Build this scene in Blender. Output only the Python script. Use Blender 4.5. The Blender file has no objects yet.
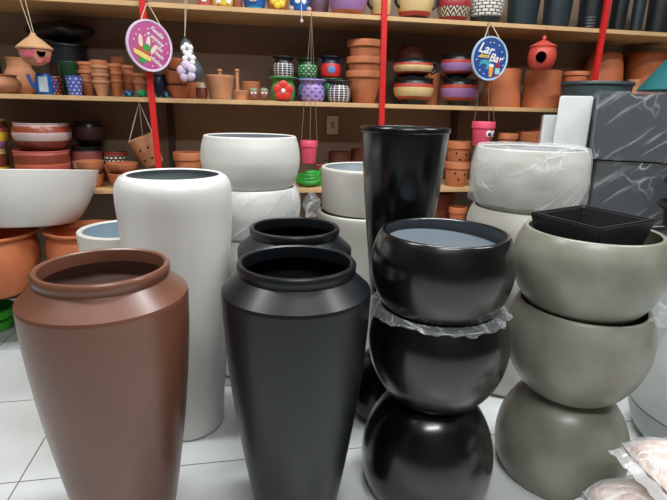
import bpy, bmesh, math, random
from mathutils import Vector, Matrix, noise
random.seed(7)
PI = math.pi
scene = bpy.context.scene
COL = scene.collection
# ------------------------------------------------------------------ camera
FPX, PITCH, ROLL, YAW, EYE = 490.0, math.radians(16), math.radians(1.4), math.radians(10.5), 1.10
_up = Vector((0, math.sin(PITCH), math.cos(PITCH))); _fw = Vector((0, math.cos(PITCH), -math.sin(PITCH))); _rt = Vector((1, 0, 0))
_R = math.cos(ROLL)*_rt + math.sin(ROLL)*_up
_U = -math.sin(ROLL)*_rt + math.cos(ROLL)*_up
_Z = Matrix.Rotation(-YAW, 3, 'Z')
CR, CU, CF = _Z @ _R, _Z @ _U, _Z @ _fw
cam = bpy.data.cameras.new('camera'); cam.sensor_width = 36.0; cam.lens = FPX/667*36; cam.clip_start = 0.02
camo = bpy.data.objects.new('camera', cam); COL.objects.link(camo)
m3 = Matrix((CR, CU, -CF)).transposed()
camo.matrix_world = Matrix.Translation((0, 0, EYE)) @ m3.to_4x4()
scene.camera = camo
# ------------------------------------------------------------------ world, lamps, exposure
w = bpy.data.worlds.new('world'); scene.world = w; w.use_nodes = True
w.node_tree.nodes['Background'].inputs[0].default_value = (0.93, 0.97, 1.0, 1)
w.node_tree.nodes['Background'].inputs[1].default_value = 0.09
scene.view_settings.view_transform = 'Standard'; scene.view_settings.look = 'None'
scene.view_settings.exposure = -0.08; scene.view_settings.gamma = 1.0
def area(name, loc, sx, sy, power, col, rot=(0, 0, 0)):
    l = bpy.data.lights.new(name, 'AREA'); l.shape = 'RECTANGLE'; l.size = sx; l.size_y = sy; l.energy = power; l.color = col
    o = bpy.data.objects.new(name, l); o.location = loc; o.rotation_euler = rot; COL.objects.link(o); return o
CEIL = 2.95
area('ceiling_lamp_light', (0.75, 1.45, CEIL-0.10), 1.3, 0.22, 49, (0.985, 0.992, 1.0))
area('ceiling_lamp_light', (-1.25, 1.25, CEIL-0.10), 1.3, 0.22, 40, (0.985, 0.992, 1.0))
area('ceiling_lamp_light', (2.25, 0.75, CEIL-0.10), 1.3, 0.22, 38, (0.985, 0.992, 1.0))
area('ceiling_lamp_light', (0.2, -0.55, CEIL-0.10), 1.3, 0.22, 49, (0.985, 0.992, 1.0))

# ------------------------------------------------------------------ pixel helpers (photo frame 667x500)
def proj(P):
    d = Vector(P)-Vector((0, 0, EYE)); z = d.dot(CF)
    return 333.5+FPX*d.dot(CR)/z, 250-FPX*d.dot(CU)/z
def depth(P): return (Vector(P)-Vector((0, 0, EYE))).dot(CF)
def plane(x, y, Y):
    d = CF+CR*((x-333.5)/FPX)+CU*((250-y)/FPX)
    return Vector((0, 0, EYE))+d*(Y/d.y)
def xat(px, Y, z):
    lo, hi = -4.0, 5.0
    for _ in range(50):
        m = (lo+hi)/2
        if proj((m, Y, z))[0] < px: lo = m
        else: hi = m
    return (lo+hi)/2
def zat(X, Y, py):
    lo, hi = -0.5, 3.0
    for _ in range(50):
        m = (lo+hi)/2
        if proj((X, Y, m))[1] > py: lo = m
        else: hi = m
    return (lo+hi)/2
def msz(n, X, Y, z):   # radius that shows n pixels half-width at that spot
    dx = proj((X, Y, z))[0]-333.5
    return n*depth((X, Y, z))/FPX*FPX/math.sqrt(FPX*FPX+dx*dx)

# ------------------------------------------------------------------ materials
MATS = {}
def newmat(name):
    m = bpy.data.materials.new(name); m.use_nodes = True
    return m, m.node_tree, m.node_tree.nodes['Principled BSDF']
def S(c):   # sRGB 0-255 -> linear
    return tuple(((v/255)/12.92 if v/255 <= .04045 else ((v/255+.055)/1.055)**2.4) for v in c)+(1.0,)
def mat(name, rgb, rough=0.5, var=0.12, scale=14.0, bump=0.0, coat=0.0, metal=0.0, var2=None, bscale=None, spec=0.5):
    if name in MATS: return MATS[name]
    m, nt, b = newmat(name); c = S(rgb)
    b.inputs['Roughness'].default_value = rough; b.inputs['Metallic'].default_value = metal
    b.inputs['Coat Weight'].default_value = coat; b.inputs['Coat Roughness'].default_value = 0.26
    b.inputs['Specular IOR Level'].default_value = spec
    tc = nt.nodes.new('ShaderNodeTexCoord'); n = nt.nodes.new('ShaderNodeTexNoise')
    n.inputs['Scale'].default_value = scale; n.inputs['Detail'].default_value = 6
    nt.links.new(tc.outputs['Object'], n.inputs['Vector'])
    r = nt.nodes.new('ShaderNodeValToRGB')
    lo = var2 and S(var2) or tuple(v*(1-var) for v in c[:3])+(1,)
    hi = tuple(min(1, v*(1+var)) for v in c[:3])+(1,)
    r.color_ramp.elements[0].color = lo; r.color_ramp.elements[1].color = hi
    r.color_ramp.elements[0].position = 0.3; r.color_ramp.elements[1].position = 0.7
    nt.links.new(n.outputs['Fac'], r.inputs['Fac']); nt.links.new(r.outputs['Color'], b.inputs['Base Color'])
    if bump > 0:
        bp = nt.nodes.new('ShaderNodeBump'); bp.inputs['Strength'].default_value = bump; bp.inputs['Distance'].default_value = 0.004
        n2 = nt.nodes.new('ShaderNodeTexNoise'); n2.inputs['Scale'].default_value = bscale or scale*3; n2.inputs['Detail'].default_value = 4
        nt.links.new(tc.outputs['Object'], n2.inputs['Vector'])
        nt.links.new(n2.outputs['Fac'], bp.inputs['Height']); nt.links.new(bp.outputs['Normal'], b.inputs['Normal'])
    MATS[name] = m; return m
def math_node(nt, op, a, b=None):
    n = nt.nodes.new('ShaderNodeMath'); n.operation = op
    for i, v in enumerate((a, b)):
        if v is None: continue
        if isinstance(v, (int, float)): n.inputs[i].default_value = v
        else: nt.links.new(v, n.inputs[i])
    return n.outputs[0]
def pattern(name, kind, ca, cb, nu, nv, wd=0.2, rough=0.35):
    """ca ground, cb figure, laid round the vertical axis (nu repeats round, nv per metre up)"""
    if name in MATS: return MATS[name]
    m, nt, b = newmat(name); b.inputs['Roughness'].default_value = rough
    tc = nt.nodes.new('ShaderNodeTexCoord'); sp = nt.nodes.new('ShaderNodeSeparateXYZ')
    nt.links.new(tc.outputs['Object'], sp.inputs[0])
    ang = math_node(nt, 'ARCTAN2', sp.outputs[1], sp.outputs[0])
    u = math_node(nt, 'MULTIPLY', ang, nu/(2*PI)); v = math_node(nt, 'MULTIPLY', sp.outputs[2], nv)
    if kind == 'grid':
        fu = math_node(nt, 'FRACT', u); fv = math_node(nt, 'FRACT', v)
        fac = math_node(nt, 'MAXIMUM', math_node(nt, 'LESS_THAN', fu, wd), math_node(nt, 'LESS_THAN', fv, wd))
    elif kind == 'dots':
        row = math_node(nt, 'MULTIPLY', math_node(nt, 'MODULO', math_node(nt, 'FLOOR', v), 2.0), 0.5)
        fu = math_node(nt, 'SUBTRACT', math_node(nt, 'FRACT', math_node(nt, 'ADD', u, row)), 0.5)
        fv = math_node(nt, 'SUBTRACT', math_node(nt, 'FRACT', v), 0.5)
        d = math_node(nt, 'SQRT', math_node(nt, 'ADD', math_node(nt, 'MULTIPLY', fu, fu), math_node(nt, 'MULTIPLY', fv, fv)))
        fac = math_node(nt, 'LESS_THAN', d, wd)
    elif kind == 'brick':
        row = math_node(nt, 'MULTIPLY', math_node(nt, 'MODULO', math_node(nt, 'FLOOR', v), 2.0), 0.5)
        fu = math_node(nt, 'FRACT', math_node(nt, 'ADD', u, row)); fv = math_node(nt, 'FRACT', v)
        fac = math_node(nt, 'MINIMUM', math_node(nt, 'GREATER_THAN', fu, wd), math_node(nt, 'GREATER_THAN', fv, wd*1.5))
    else:   # zigzag
        t = math_node(nt, 'PINGPONG', u, 0.5)
        fac = math_node(nt, 'LESS_THAN', math_node(nt, 'FRACT', math_node(nt, 'ADD', v, math_node(nt, 'MULTIPLY', t, 2.0))), 0.5)
    mx = nt.nodes.new('ShaderNodeMix'); mx.data_type = 'RGBA'
    mx.inputs['A'].default_value = S(ca); mx.inputs['B'].default_value = S(cb)
    nt.links.new(fac, mx.inputs['Factor']); nt.links.new(mx.outputs['Result'], b.inputs['Base Color'])
    MATS[name] = m; return m
def film_mat(name, base=0.10, tint=(235, 240, 242), sc=16, amount=0.55):
    m = bpy.data.materials.new(name); m.use_nodes = True; nt = m.node_tree; nt.nodes.clear()
    out = nt.nodes.new('ShaderNodeOutputMaterial'); tr = nt.nodes.new('ShaderNodeBsdfTransparent')
    pr = nt.nodes.new('ShaderNodeBsdfPrincipled'); pr.inputs['Base Color'].default_value = S(tint); pr.inputs['Roughness'].default_value = 0.16
    tc = nt.nodes.new('ShaderNodeTexCoord')
    mp = nt.nodes.new('ShaderNodeMapping'); mp.inputs['Scale'].default_value = (1, 1, 0.6); mp.inputs['Rotation'].default_value = (0.5, 0.3, 0.4)
    nt.links.new(tc.outputs['Object'], mp.inputs['Vector'])
    n = nt.nodes.new('ShaderNodeTexNoise'); n.inputs['Scale'].default_value = sc; n.inputs['Detail'].default_value = 2; n.inputs['Distortion'].default_value = 1.2
    nt.links.new(mp.outputs['Vector'], n.inputs['Vector'])
    bp = nt.nodes.new('ShaderNodeBump'); bp.inputs['Strength'].default_value = 1.0; bp.inputs['Distance'].default_value = 0.012
    nt.links.new(n.outputs['Fac'], bp.inputs['Height']); nt.links.new(bp.outputs['Normal'], pr.inputs['Normal'])
    ridge = math_node(nt, 'ABSOLUTE', math_node(nt, 'SUBTRACT', n.outputs['Fac'], 0.5))
    rr = nt.nodes.new('ShaderNodeValToRGB'); rr.color_ramp.elements[0].position = 0.0; rr.color_ramp.elements[1].position = 0.022
    rr.color_ramp.elements[0].color = (amount,)*3+(1,); rr.color_ramp.elements[1].color = (0,)*3+(1,)
    nt.links.new(ridge, rr.inputs['Fac'])
    n3 = nt.nodes.new('ShaderNodeTexNoise'); n3.inputs['Scale'].default_value = sc*.8; n3.inputs['Detail'].default_value = 2
    nt.links.new(mp.outputs['Vector'], n3.inputs['Vector'])
    mr = nt.nodes.new('ShaderNodeMapRange'); mr.inputs['From Min'].default_value = 0.46; mr.inputs['From Max'].default_value = 0.62
    nt.links.new(n3.outputs['Fac'], mr.inputs['Value'])
    rsum = math_node(nt, 'ADD', math_node(nt, 'MULTIPLY', rr.outputs['Color'], mr.outputs['Result']), base)
    mp2 = nt.nodes.new('ShaderNodeMapping'); mp2.vector_type = 'TEXTURE'; mp2.inputs['Scale'].default_value = (.22, .22, .022); mp2.inputs['Rotation'].default_value = (0.15, -0.75, 0.2)
    nt.links.new(tc.outputs['Object'], mp2.inputs['Vector'])
    n4 = nt.nodes.new('ShaderNodeTexNoise'); n4.inputs['Scale'].default_value = 1.0; n4.inputs['Detail'].default_value = 3
    nt.links.new(mp2.outputs['Vector'], n4.inputs['Vector'])
    mr2 = nt.nodes.new('ShaderNodeMapRange'); mr2.inputs['From Min'].default_value = 0.55; mr2.inputs['From Max'].default_value = 0.78; mr2.inputs['To Max'].default_value = amount
    nt.links.new(n4.outputs['Fac'], mr2.inputs['Value'])
    rsum = math_node(nt, 'ADD', rsum, mr2.outputs['Result'])
    lw = nt.nodes.new('ShaderNodeLayerWeight'); lw.inputs['Blend'].default_value = 0.25
    fac = math_node(nt, 'MINIMUM', math_node(nt, 'ADD', rsum, math_node(nt, 'MULTIPLY', lw.outputs['Facing'], 0.2)), 0.85)
    mx = nt.nodes.new('ShaderNodeMixShader'); nt.links.new(fac, mx.inputs[0]); nt.links.new(tr.outputs[0], mx.inputs[1]); nt.links.new(pr.outputs[0], mx.inputs[2])
    nt.links.new(mx.outputs[0], out.inputs['Surface']); MATS[name] = m; return m

terra = mat('terracotta', (184, 112, 72), 0.75, 0.14, 18, 0.15)
terra2 = mat('terracotta_pale', (190, 132, 94), 0.8, 0.12, 18, 0.15)
terra3 = mat('terracotta_bright', (190, 108, 66), 0.6, 0.12, 12, 0.1)
blackgloss = mat('black_lacquer', (9, 10, 12), 0.2, 0.2, 8, 0.02, coat=0.5)
blacksatin = mat('black_satin', (13, 18, 22), 0.40, 0.15, 8, 0.02, coat=0.2, spec=0.38)
blackin = mat('black_interior', (16, 18, 22), 0.55, 0.15, 8)
blackplastic = mat('black_plastic', (26, 31, 36), 0.35, 0.15, 9)
brownmat = mat('brown_lacquer', (110, 70, 52), 0.36, 0.10, 5, 0.02, coat=0.4)
brownin = mat('brown_interior', (138, 112, 102), 0.55, 0.2, 5, 0.05)
whitegl = mat('white_lacquer', (222, 221, 217), 0.28, 0.03, 5, 0.01, coat=0.2)
whitesat = mat('white_satin', (214, 214, 208), 0.42, 0.05, 7, 0.03)
whiteslip = mat('white_aged', (206, 204, 194), 0.45, 0.09, 6, 0.05)
greyin = mat('grey_interior', (150, 158, 162), 0.6, 0.1, 8, 0.05)
bluein = mat('blue_grey_liner', (132, 150, 164), 0.6, 0.08, 8, 0.05)
concrete = mat('concrete_glaze', (140, 143, 131), 0.34, 0.10, 7, 0.06, coat=0.15, var2=(118, 117, 102))
redpaint = mat('red_paint', (205, 36, 34), 0.4, 0.06)
plank = mat('shelf_plank', (205, 168, 120), 0.6, 0.14, 6, 0.1)
cordm = mat('cord', (196, 178, 150), 0.8)
darkwood = mat('dark_wood', (58, 42, 34), 0.7, 0.25, 5)
C = lambda name, rgb, rough=0.4: mat(name, rgb, rough, 0.08)
black = C('paint_black', (24, 24, 26), 0.3); redband = C('paint_red_band', (178, 64, 50)); cream = C('paint_cream', (214, 188, 132))
purple = C('paint_purple', (160, 118, 168)); whitep = C('paint_white', (232, 230, 226)); brownp = C('paint_brown', (116, 60, 44))
pinkp = C('paint_pink', (226, 84, 112)); pinkdull = C('paint_dull_pink', (196, 96, 92)); green = C('paint_green', (62, 158, 74)); redp = C('paint_red', (212, 54, 46))
blue = C('paint_blue', (34, 98, 178)); navy = C('paint_navy', (30, 40, 66)); yellow = C('paint_yellow', (240, 204, 62)); dkgreen = C('paint_dark_green', (28, 62, 40), 0.25)
film = film_mat('clear_film', 0.22, sc=7, amount=0.6)
filmw = film_mat('clear_film_wide', 0.07, sc=6, amount=0.36)

# ------------------------------------------------------------------ mesh helpers
def finish(name, bm, mats, parent=None, loc=None, sharp=40, smooth=True):
    me = bpy.data.meshes.new(name)
    bmesh.ops.recalc_face_normals(bm, faces=bm.faces)
    bm.to_mesh(me); bm.free()
    for m in (mats if isinstance(mats, (list, tuple)) else [mats]): me.materials.append(m)
    if smooth:
        for p in me.polygons: p.use_smooth = True
        me.set_sharp_from_angle(angle=math.radians(sharp))
    o = bpy.data.objects.new(name, me); COL.objects.link(o)
    if parent: o.parent = parent
    if loc is not None: o.location = loc
    return o
def tag(o, label, cat, group=None, kind=None):
    o['label'] = label; o['category'] = cat
    if group: o['group'] = group
    if kind: o['kind'] = kind
    return o
def thing(name, label, cat, loc=(0, 0, 0), rot=(0, 0, 0), group=None):
    o = bpy.data.objects.new(name, None); o.empty_display_size = 0.05; COL.objects.link(o)
    o.location = loc; o.rotation_euler = rot; return tag(o, label, cat, group)
def struct(name, bm, m, **k):
    o = finish(name, bm, m, **k); o['kind'] = 'structure'; return o
def copy_tree(o, parent=None):
    c = o.copy(); COL.objects.link(c)
    if parent: c.parent = parent
    for ch in list(o.children): copy_tree(ch, c)
    return c
def dup(o, loc, label, rot=None, scale=None):
    c = copy_tree(o); c.location = loc; c['label'] = label
    if rot is not None: c.rotation_euler = rot
    if scale is not None: c.scale = (scale,)*3 if isinstance(scale, (int, float)) else scale
    return c
def cr(pts, n=5):   # Catmull-Rom through profile points
    out = []
    P = [pts[0]]+list(pts)+[pts[-1]]
    for i in range(1, len(P)-2):
        p0, p1, p2, p3 = P[i-1], P[i], P[i+1], P[i+2]
        for k in range(n):
            t = k/n
            q = tuple(0.5*((2*p1[j])+(-p0[j]+p2[j])*t+(2*p0[j]-5*p1[j]+4*p2[j]-p3[j])*t*t+(-p0[j]+3*p1[j]-3*p2[j]+p3[j])*t**3) for j in (0, 1))
            out.append((q[0], min(max(q[1], min(p1[1], p2[1])), max(p1[1], p2[1]))))
    out.append(tuple(pts[-1])); return out
def lathe(prof, seg=40, mi=None, bm=None, closed=False, M=None):
    """prof list of (r,z); mi optional list of material index per profile segment"""
    bm = bm or bmesh.new(); rings = []
    for r, z in prof:
        if r < 1e-6: rings.append([bm.verts.new((0, 0, z))])
        else: rings.append([bm.verts.new((r*math.cos(2*PI*k/seg), r*math.sin(2*PI*k/seg), z)) for k in range(seg)])
    if M:
        for rg in rings:
            for v in rg: v.co = M @ v.co
    n = len(rings)
    for i in range(n if closed else n-1):
        a, b = rings[i], rings[(i+1) % n]
        for k in range(seg):
            k2 = (k+1) % seg
            if len(a) == 1 and len(b) == 1: continue
            if len(a) == 1: f = bm.faces.new((a[0], b[k2], b[k]))
            elif len(b) == 1: f = bm.faces.new((a[k], a[k2], b[0]))
            else: f = bm.faces.new((a[k], a[k2], b[k2], b[k]))
            if mi: f.material_index = mi[i]
    return bm
def vessel(outer, t, zb=None, seg=40, inner=0, bands=None, lipround=True):
    """hollow pot: outer (r,z) bottom->rim. bands: list of (ztop, index) from the bottom up. inner: material index inside"""
    outer = [tuple(p) for p in outer]; zb = outer[0][1]+t if zb is None else zb
    rt, zt = outer[-1]
    prof = [(0, outer[0][1])]+outer
    idx = [0]*(len(prof)-1)
    if bands:
        for i in range(len(prof)-1):
            zm = (prof[i][1]+prof[i+1][1])/2
            for ztop, bi in bands:
                if zm <= ztop: idx[i] = bi; break
    li = idx[-1]
    if lipround:
        prof += [(rt-t*.2, zt+t*.22), (rt-t*.5, zt+t*.3), (rt-t*.8, zt+t*.22)]; idx += [li]*3
    inn = [(r-t, z) for r, z in reversed(outer) if z > zb+1e-4 and r-t > 0.002]
    prof += inn; idx += [li]+[inner]*(len(inn)-1)
    rl = rt-t
    for (ra, za), (rb_, zb_) in zip(outer, outer[1:]):
        if za <= zb <= zb_ and zb_ > za: rl = ra+(rb_-ra)*(zb-za)/(zb_-za)-t; break
    rl = max(rl, .002)
    prof += [(rl, zb), (0, zb)]; idx += [inner]*2
    return lathe(prof, seg, idx)
def ring(r0, r1, z0, z1, seg=40, bev=0.15):
    """solid band r0<r1"""
    b = min(r1-r0, z1-z0)*bev*2
    return lathe([(r0, z0), (r1-b, z0), (r1, z0+b), (r1, z1-b), (r1-b*.7, z1), (r0+b, z1), (r0, z1-b)], seg, closed=True)
def box(bm, x0, x1, y0, y1, z0, z1, mi=0):
    vs = [bm.verts.new((x, y, z)) for x in (x0, x1) for y in (y0, y1) for z in (z0, z1)]
    for f in ((0, 1, 3, 2), (4, 6, 7, 5), (0, 4, 5, 1), (2, 3, 7, 6), (0, 2, 6, 4), (1, 5, 7, 3)):
        bm.faces.new([vs[i] for i in f]).material_index = mi
    return bm
def bx(*a): return box(bmesh.new(), *a)
def bevel(bm, w, seg=2):
    bmesh.ops.bevel(bm, geom=list(bm.edges), offset=w, segments=seg, affect='EDGES', profile=0.5); return bm
def tube(pts, r, seg=8, bm=None, taper=None):
    bm = bm or bmesh.new(); pts = [Vector(p) for p in pts]; rings = []
    for i, p in enumerate(pts):
        d = (pts[min(i+1, len(pts)-1)]-pts[max(i-1, 0)]).normalized()
        a = d.orthogonal().normalized() if i == 0 else (pa-d*pa.dot(d)).normalized()
        pa = a; b = d.cross(a); rr = r if taper is None else r*taper[i]
        rings.append([bm.verts.new(p+rr*(math.cos(2*PI*k/seg)*a+math.sin(2*PI*k/seg)*b)) for k in range(seg)])
    for i in range(len(rings)-1):
        for k in range(seg): bm.faces.new((rings[i][k], rings[i][(k+1) % seg], rings[i+1][(k+1) % seg], rings[i+1][k]))
    bm.faces.new(rings[0]); bm.faces.new(rings[-1]); return bm
def ball(c, rx, ry=None, rz=None, seg=16, bm=None, M=None, mi=0):
    bm = bm or bmesh.new(); ry = rx if ry is None else ry; rz = rx if rz is None else rz
    mt = Matrix.Translation(c) @ (M or Matrix()) @ Matrix.Diagonal((rx, ry, rz, 1))
    g = bmesh.ops.create_uvsphere(bm, u_segments=seg, v_segments=max(6, seg*2//3), radius=1, matrix=mt)
    if mi:
        for f in {f for v in g['verts'] for f in v.link_faces}: f.material_index = mi
    return bm
def wobble(bm, amp, sc, seed=0):
    for v in bm.verts:
        n = noise.noise_vector(v.co*sc+Vector((seed, seed*1.7, seed*.3))); v.co += n*amp
    return bm
def disc(r, y, bm=None, seg=40, c=(0, 0), sx=1, sz=1, th=0.0015, rot=0):
    """thin raised disc in the XZ plane facing -Y"""
    bm = bm or bmesh.new(); fr = []; bk = []
    for k in range(seg):
        a = 2*PI*k/seg; x, z = r*sx*math.cos(a), r*sz*math.sin(a)
        x, z = x*math.cos(rot)-z*math.sin(rot), x*math.sin(rot)+z*math.cos(rot)
        fr.append(bm.verts.new((c[0]+x, y-th, c[1]+z))); bk.append(bm.verts.new((c[0]+x, y, c[1]+z)))
    bm.faces.new(fr); bm.faces.new(bk)
    for k in range(seg): bm.faces.new((fr[k], fr[(k+1) % seg], bk[(k+1) % seg], bk[k]))
    return bm
def poly(pts, y, th=0.0015, bm=None):
    bm = bm or bmesh.new()
    fr = [bm.verts.new((x, y-th, z)) for x, z in pts]; bk = [bm.verts.new((x, y, z)) for x, z in pts]
    bm.faces.new(fr); bm.faces.new(bk)
    for k in range(len(pts)): bm.faces.new((fr[k], fr[(k+1) % len(pts)], bk[(k+1) % len(pts)], bk[k]))
    return bm
def text_mesh(name, body, size, m, parent, loc, rot=0.0, shear=0.2, offset=0.0, align='CENTER'):
    cu = bpy.data.curves.new(name, 'FONT'); cu.body = body; cu.size = size; cu.shear = shear; cu.offset = offset
    cu.extrude = 0.0008; cu.align_x = align; cu.align_y = 'CENTER'
    to = bpy.data.objects.new(name, cu); COL.objects.link(to)
    bpy.context.view_layer.update()
    dg = bpy.context.evaluated_depsgraph_get()
    me = bpy.data.meshes.new_from_object(to.evaluated_get(dg))
    bpy.data.objects.remove(to); me.materials.clear(); me.materials.append(m)
    me.transform(Matrix.Rotation(PI/2, 4, 'X'))
    me.transform(Matrix.Rotation(-rot, 4, 'Y'))
    o = bpy.data.objects.new(name, me); COL.objects.link(o); o.parent = parent; o.location = loc
    return o

# ================================================================== SETTING
FRONT, BACK = 2.70, 3.10
XL, XR, YB = -2.6, 3.6, -1.7
def tile_mat():
    m, nt, b = newmat('floor_tiles'); b.inputs['Roughness'].default_value = 0.22
    tc = nt.nodes.new('ShaderNodeTexCoord'); sp = nt.nodes.new('ShaderNodeSeparateXYZ'); nt.links.new(tc.outputs['Object'], sp.inputs[0])
    T = 0.455; g = 0.010
    fu = math_node(nt, 'FRACT', math_node(nt, 'DIVIDE', math_node(nt, 'ADD', sp.outputs[0], 0.695+T*20), T))
    fv = math_node(nt, 'FRACT', math_node(nt, 'DIVIDE', math_node(nt, 'ADD', sp.outputs[1], T*20-1.367), T))
    gr = math_node(nt, 'MAXIMUM', math_node(nt, 'LESS_THAN', fu, g), math_node(nt, 'LESS_THAN', fv, g))
    n = nt.nodes.new('ShaderNodeTexNoise'); n.inputs['Scale'].default_value = 4; n.inputs['Detail'].default_value = 8
    nt.links.new(tc.outputs['Object'], n.inputs['Vector'])
    r = nt.nodes.new('ShaderNodeValToRGB'); r.color_ramp.elements[0].color = S((204, 210, 210)); r.color_ramp.elements[1].color = S((226, 230, 228))
    nt.links.new(n.outputs['Fac'], r.inputs['Fac'])
    mx = nt.nodes.new('ShaderNodeMix'); mx.data_type = 'RGBA'; nt.links.new(gr, mx.inputs['Factor'])
    nt.links.new(r.outputs['Color'], mx.inputs['A']); mx.inputs['B'].default_value = S((120, 116, 110))
    nt.links.new(mx.outputs['Result'], b.inputs['Base Color'])
    rm = math_node(nt, 'ADD', math_node(nt, 'MULTIPLY', gr, 0.5), math_node(nt, 'ADD', math_node(nt, 'MULTIPLY', n.outputs['Fac'], 0.2), 0.14))
    nt.links.new(rm, b.inputs['Roughness'])
    bp = nt.nodes.new('ShaderNodeBump'); bp.inputs['Strength'].default_value = 0.4; bp.inputs['Distance'].default_value = 0.002; bp.invert = True
    nt.links.new(gr, bp.inputs['Height']); nt.links.new(bp.outputs['Normal'], b.inputs['Normal'])
    return m
wallm = mat('tan_wall_paint', (140, 120, 104), 0.85, 0.05, 3, 0.05)
struct('floor', bx(XL, XR, YB, BACK, -0.08, 0), tile_mat(), smooth=False)
struct('wall_back', bx(XL, XR, BACK, BACK+0.12, 0, CEIL), wallm, smooth=False)
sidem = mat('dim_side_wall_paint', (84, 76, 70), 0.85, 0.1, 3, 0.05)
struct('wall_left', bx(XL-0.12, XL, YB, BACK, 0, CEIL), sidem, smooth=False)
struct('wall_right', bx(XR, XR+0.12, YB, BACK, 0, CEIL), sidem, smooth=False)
struct('added_dim_wall', bx(XL, XR, YB-.12, YB, 0, CEIL), sidem, smooth=False)  # unseen wall added behind the camera to darken reflections in the pots
struct('ceiling', bx(XL, XR, YB, BACK, CEIL, CEIL+0.1), mat('ceiling_white', (214, 214, 208), 0.8, 0.03), smooth=False)
lampw = mat('lamp_housing', (235, 236, 238), 0.5, 0.02)
lm = bpy.data.materials.new('lamp_tube'); lm.use_nodes = True; lb = lm.node_tree.nodes['Principled BSDF']
lb.inputs['Emission Color'].default_value = (0.93, 0.98, 1, 1); lb.inputs['Emission Strength'].default_value = 4
for i, (x, y, lab) in enumerate(((0.75, 1.45, 'white ceiling batten lamp above the black bowls'), (-1.25, 1.25, 'white ceiling batten lamp over the wide white bowl at left'), (2.25, 0.75, 'white ceiling batten lamp by the right wall'), (0.2, -0.55, 'white ceiling batten lamp behind the viewer'))):
    t = thing('ceiling_lamp', lab, 'lamp', (x, y, CEIL), group='ceiling lamps')
    finish('housing', bevel(bx(-.68, .68, -.13, .13, -.05, 0), .008), lampw, t)
    for s in (-.06, .06): finish('lamp_tube', tube([(-.63, s, -.068), (.63, s, -.068)], .013), lm, t)

# shelving rack: three planks, red posts, dark uprights against the wall
LOW, MID, TOP = 0.672, 1.136, 1.575
TH = 0.023
rack = thing('shelving_rack', 'wooden wall shelving with three planks and red metal posts', 'shelving', (0, FRONT, 0))
for z in (LOW, MID, TOP):
    finish('shelf', bevel(bx(XL+.02, XR-.02, 0, BACK-FRONT-.004, z-TH, z), .002, 1), plank, rack)
for (xa, ya), (xb, yb) in (((142, 0), (159.5, 175)), ((384.6, 0), (381.3, 127)), ((608, 0), (595, 77))):
    A, B = plane(xa, ya, FRONT-.012), plane(xb, yb, FRONT-.012)
    d = (A-B)/(A.z-B.z); t0 = B+d*(0-B.z); t1 = B+d*(CEIL-.02-B.z)
    bm = bmesh.new(); h = .0145
    vs = [[bm.verts.new((p.x+dx, p.y-FRONT+dy, p.z)) for dx, dy in ((-h, -.010), (h, -.010), (h, .010), (-h, .010))] for p in (t0, t1)]
    for k in range(4): bm.faces.new((vs[0][k], vs[0][(k+1) % 4], vs[1][(k+1) % 4], vs[1][k]))
    bm.faces.new(vs[0]); bm.faces.new(vs[1])
    finish('post', bm, redpaint, rack, smooth=False, ).data.name = 'red_post'
for px in (172, 452):
    X = xat(px, BACK-.02, 0.9)
    finish('upright', bx(X-.017, X+.017, BACK-FRONT-.045, BACK-FRONT-.005, 0, LOW-TH-.001), darkwood, rack, smooth=False)
    finish('upright', bx(X-.017, X+.017, BACK-FRONT-.045, BACK-FRONT-.005, LOW+.001, MID-TH-.001), darkwood, rack, smooth=False)
# wall switch plate
Pp = plane(332.3, 125, BACK)
t = thing('wall_switch', 'cream switch plate on the wall below the middle shelf', 'switch', Pp)
finish('plate', bevel(bx(-.036, .036, -.010, 0, -.056, .056), .004), C('switch_cream', (228, 216, 198)), t)
finish('rocker', bevel(bx(-.011, .011, -.016, -.009, -.020, .020), .002), C('switch_rocker', (176, 160, 140)), t)

# ================================================================== FOREGROUND POTS
def vase(name, label, loc, r_rim, r_sh, h, m, mi, group=None):
    t = thing(name, label, 'vase', loc, group=group)
    k = h/0.737
    out = cr([(.108, 0), (.112, .02*k), (.130, .12*k), (.150, .25*k), (.166, .37*k), (.177, .48*k), (.184, .58*k), (.1865, .655*k), (.1865, .664*k)], 5)
    s = r_sh/.1865
    out = [(r*s, z) for r, z in out]
    out += [(r_sh*.993, .671*k), (r_rim*.965, .710*k)]
    finish('body', vessel(out, .007, seg=64, inner=1, lipround=False), [m, mi], t, sharp=28)
    # collar: short flared ring standing on the shoulder
    p = [(r_rim-.013, .706*k), (r_rim*.965, .706*k), (r_rim*.99, .714*k), (r_rim+.001, .724*k), (r_rim+.001, .733*k), (r_rim-.003, .738*k), (r_rim-.009, .739*k), (r_rim-.013, .736*k), (r_rim-.014, .728*k)]
    finish('rim', lathe(p, 64, closed=True), m, t, sharp=40)
    return t
vase('brown_vase', 'tall glossy brown shouldered vase with open collar rim', (-.327, 1.153, 0), .147, .186, .742, brownmat, brownin)
vase('black_vase', 'tall black shouldered vase nearest the viewer', (.121, 1.142, 0), .145, .184, .742, blacksatin, blackin, 'black shouldered vases')
vase('black_vase', 'tall black shouldered vase half hidden behind the front black one', (.155, 1.525, 0), .143, .183, .737, blacksatin, blackin, 'black shouldered vases')

t = thing('white_planter', 'tall white tapered planter with rounded shoulder behind the brown vase', 'planter', (-.218, 1.603, 0))
out = cr([(.112, 0), (.121, .012), (.124, .06), (.136, .20), (.152, .40), (.166, .60), (.175, .76), (.178, .82), (.175, .862), (.163, .886), (.152, .892)], 6)
finish('body', vessel(out, .014, .60, seg=64, inner=1), [whitegl, greyin], t, sharp=50)

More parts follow.
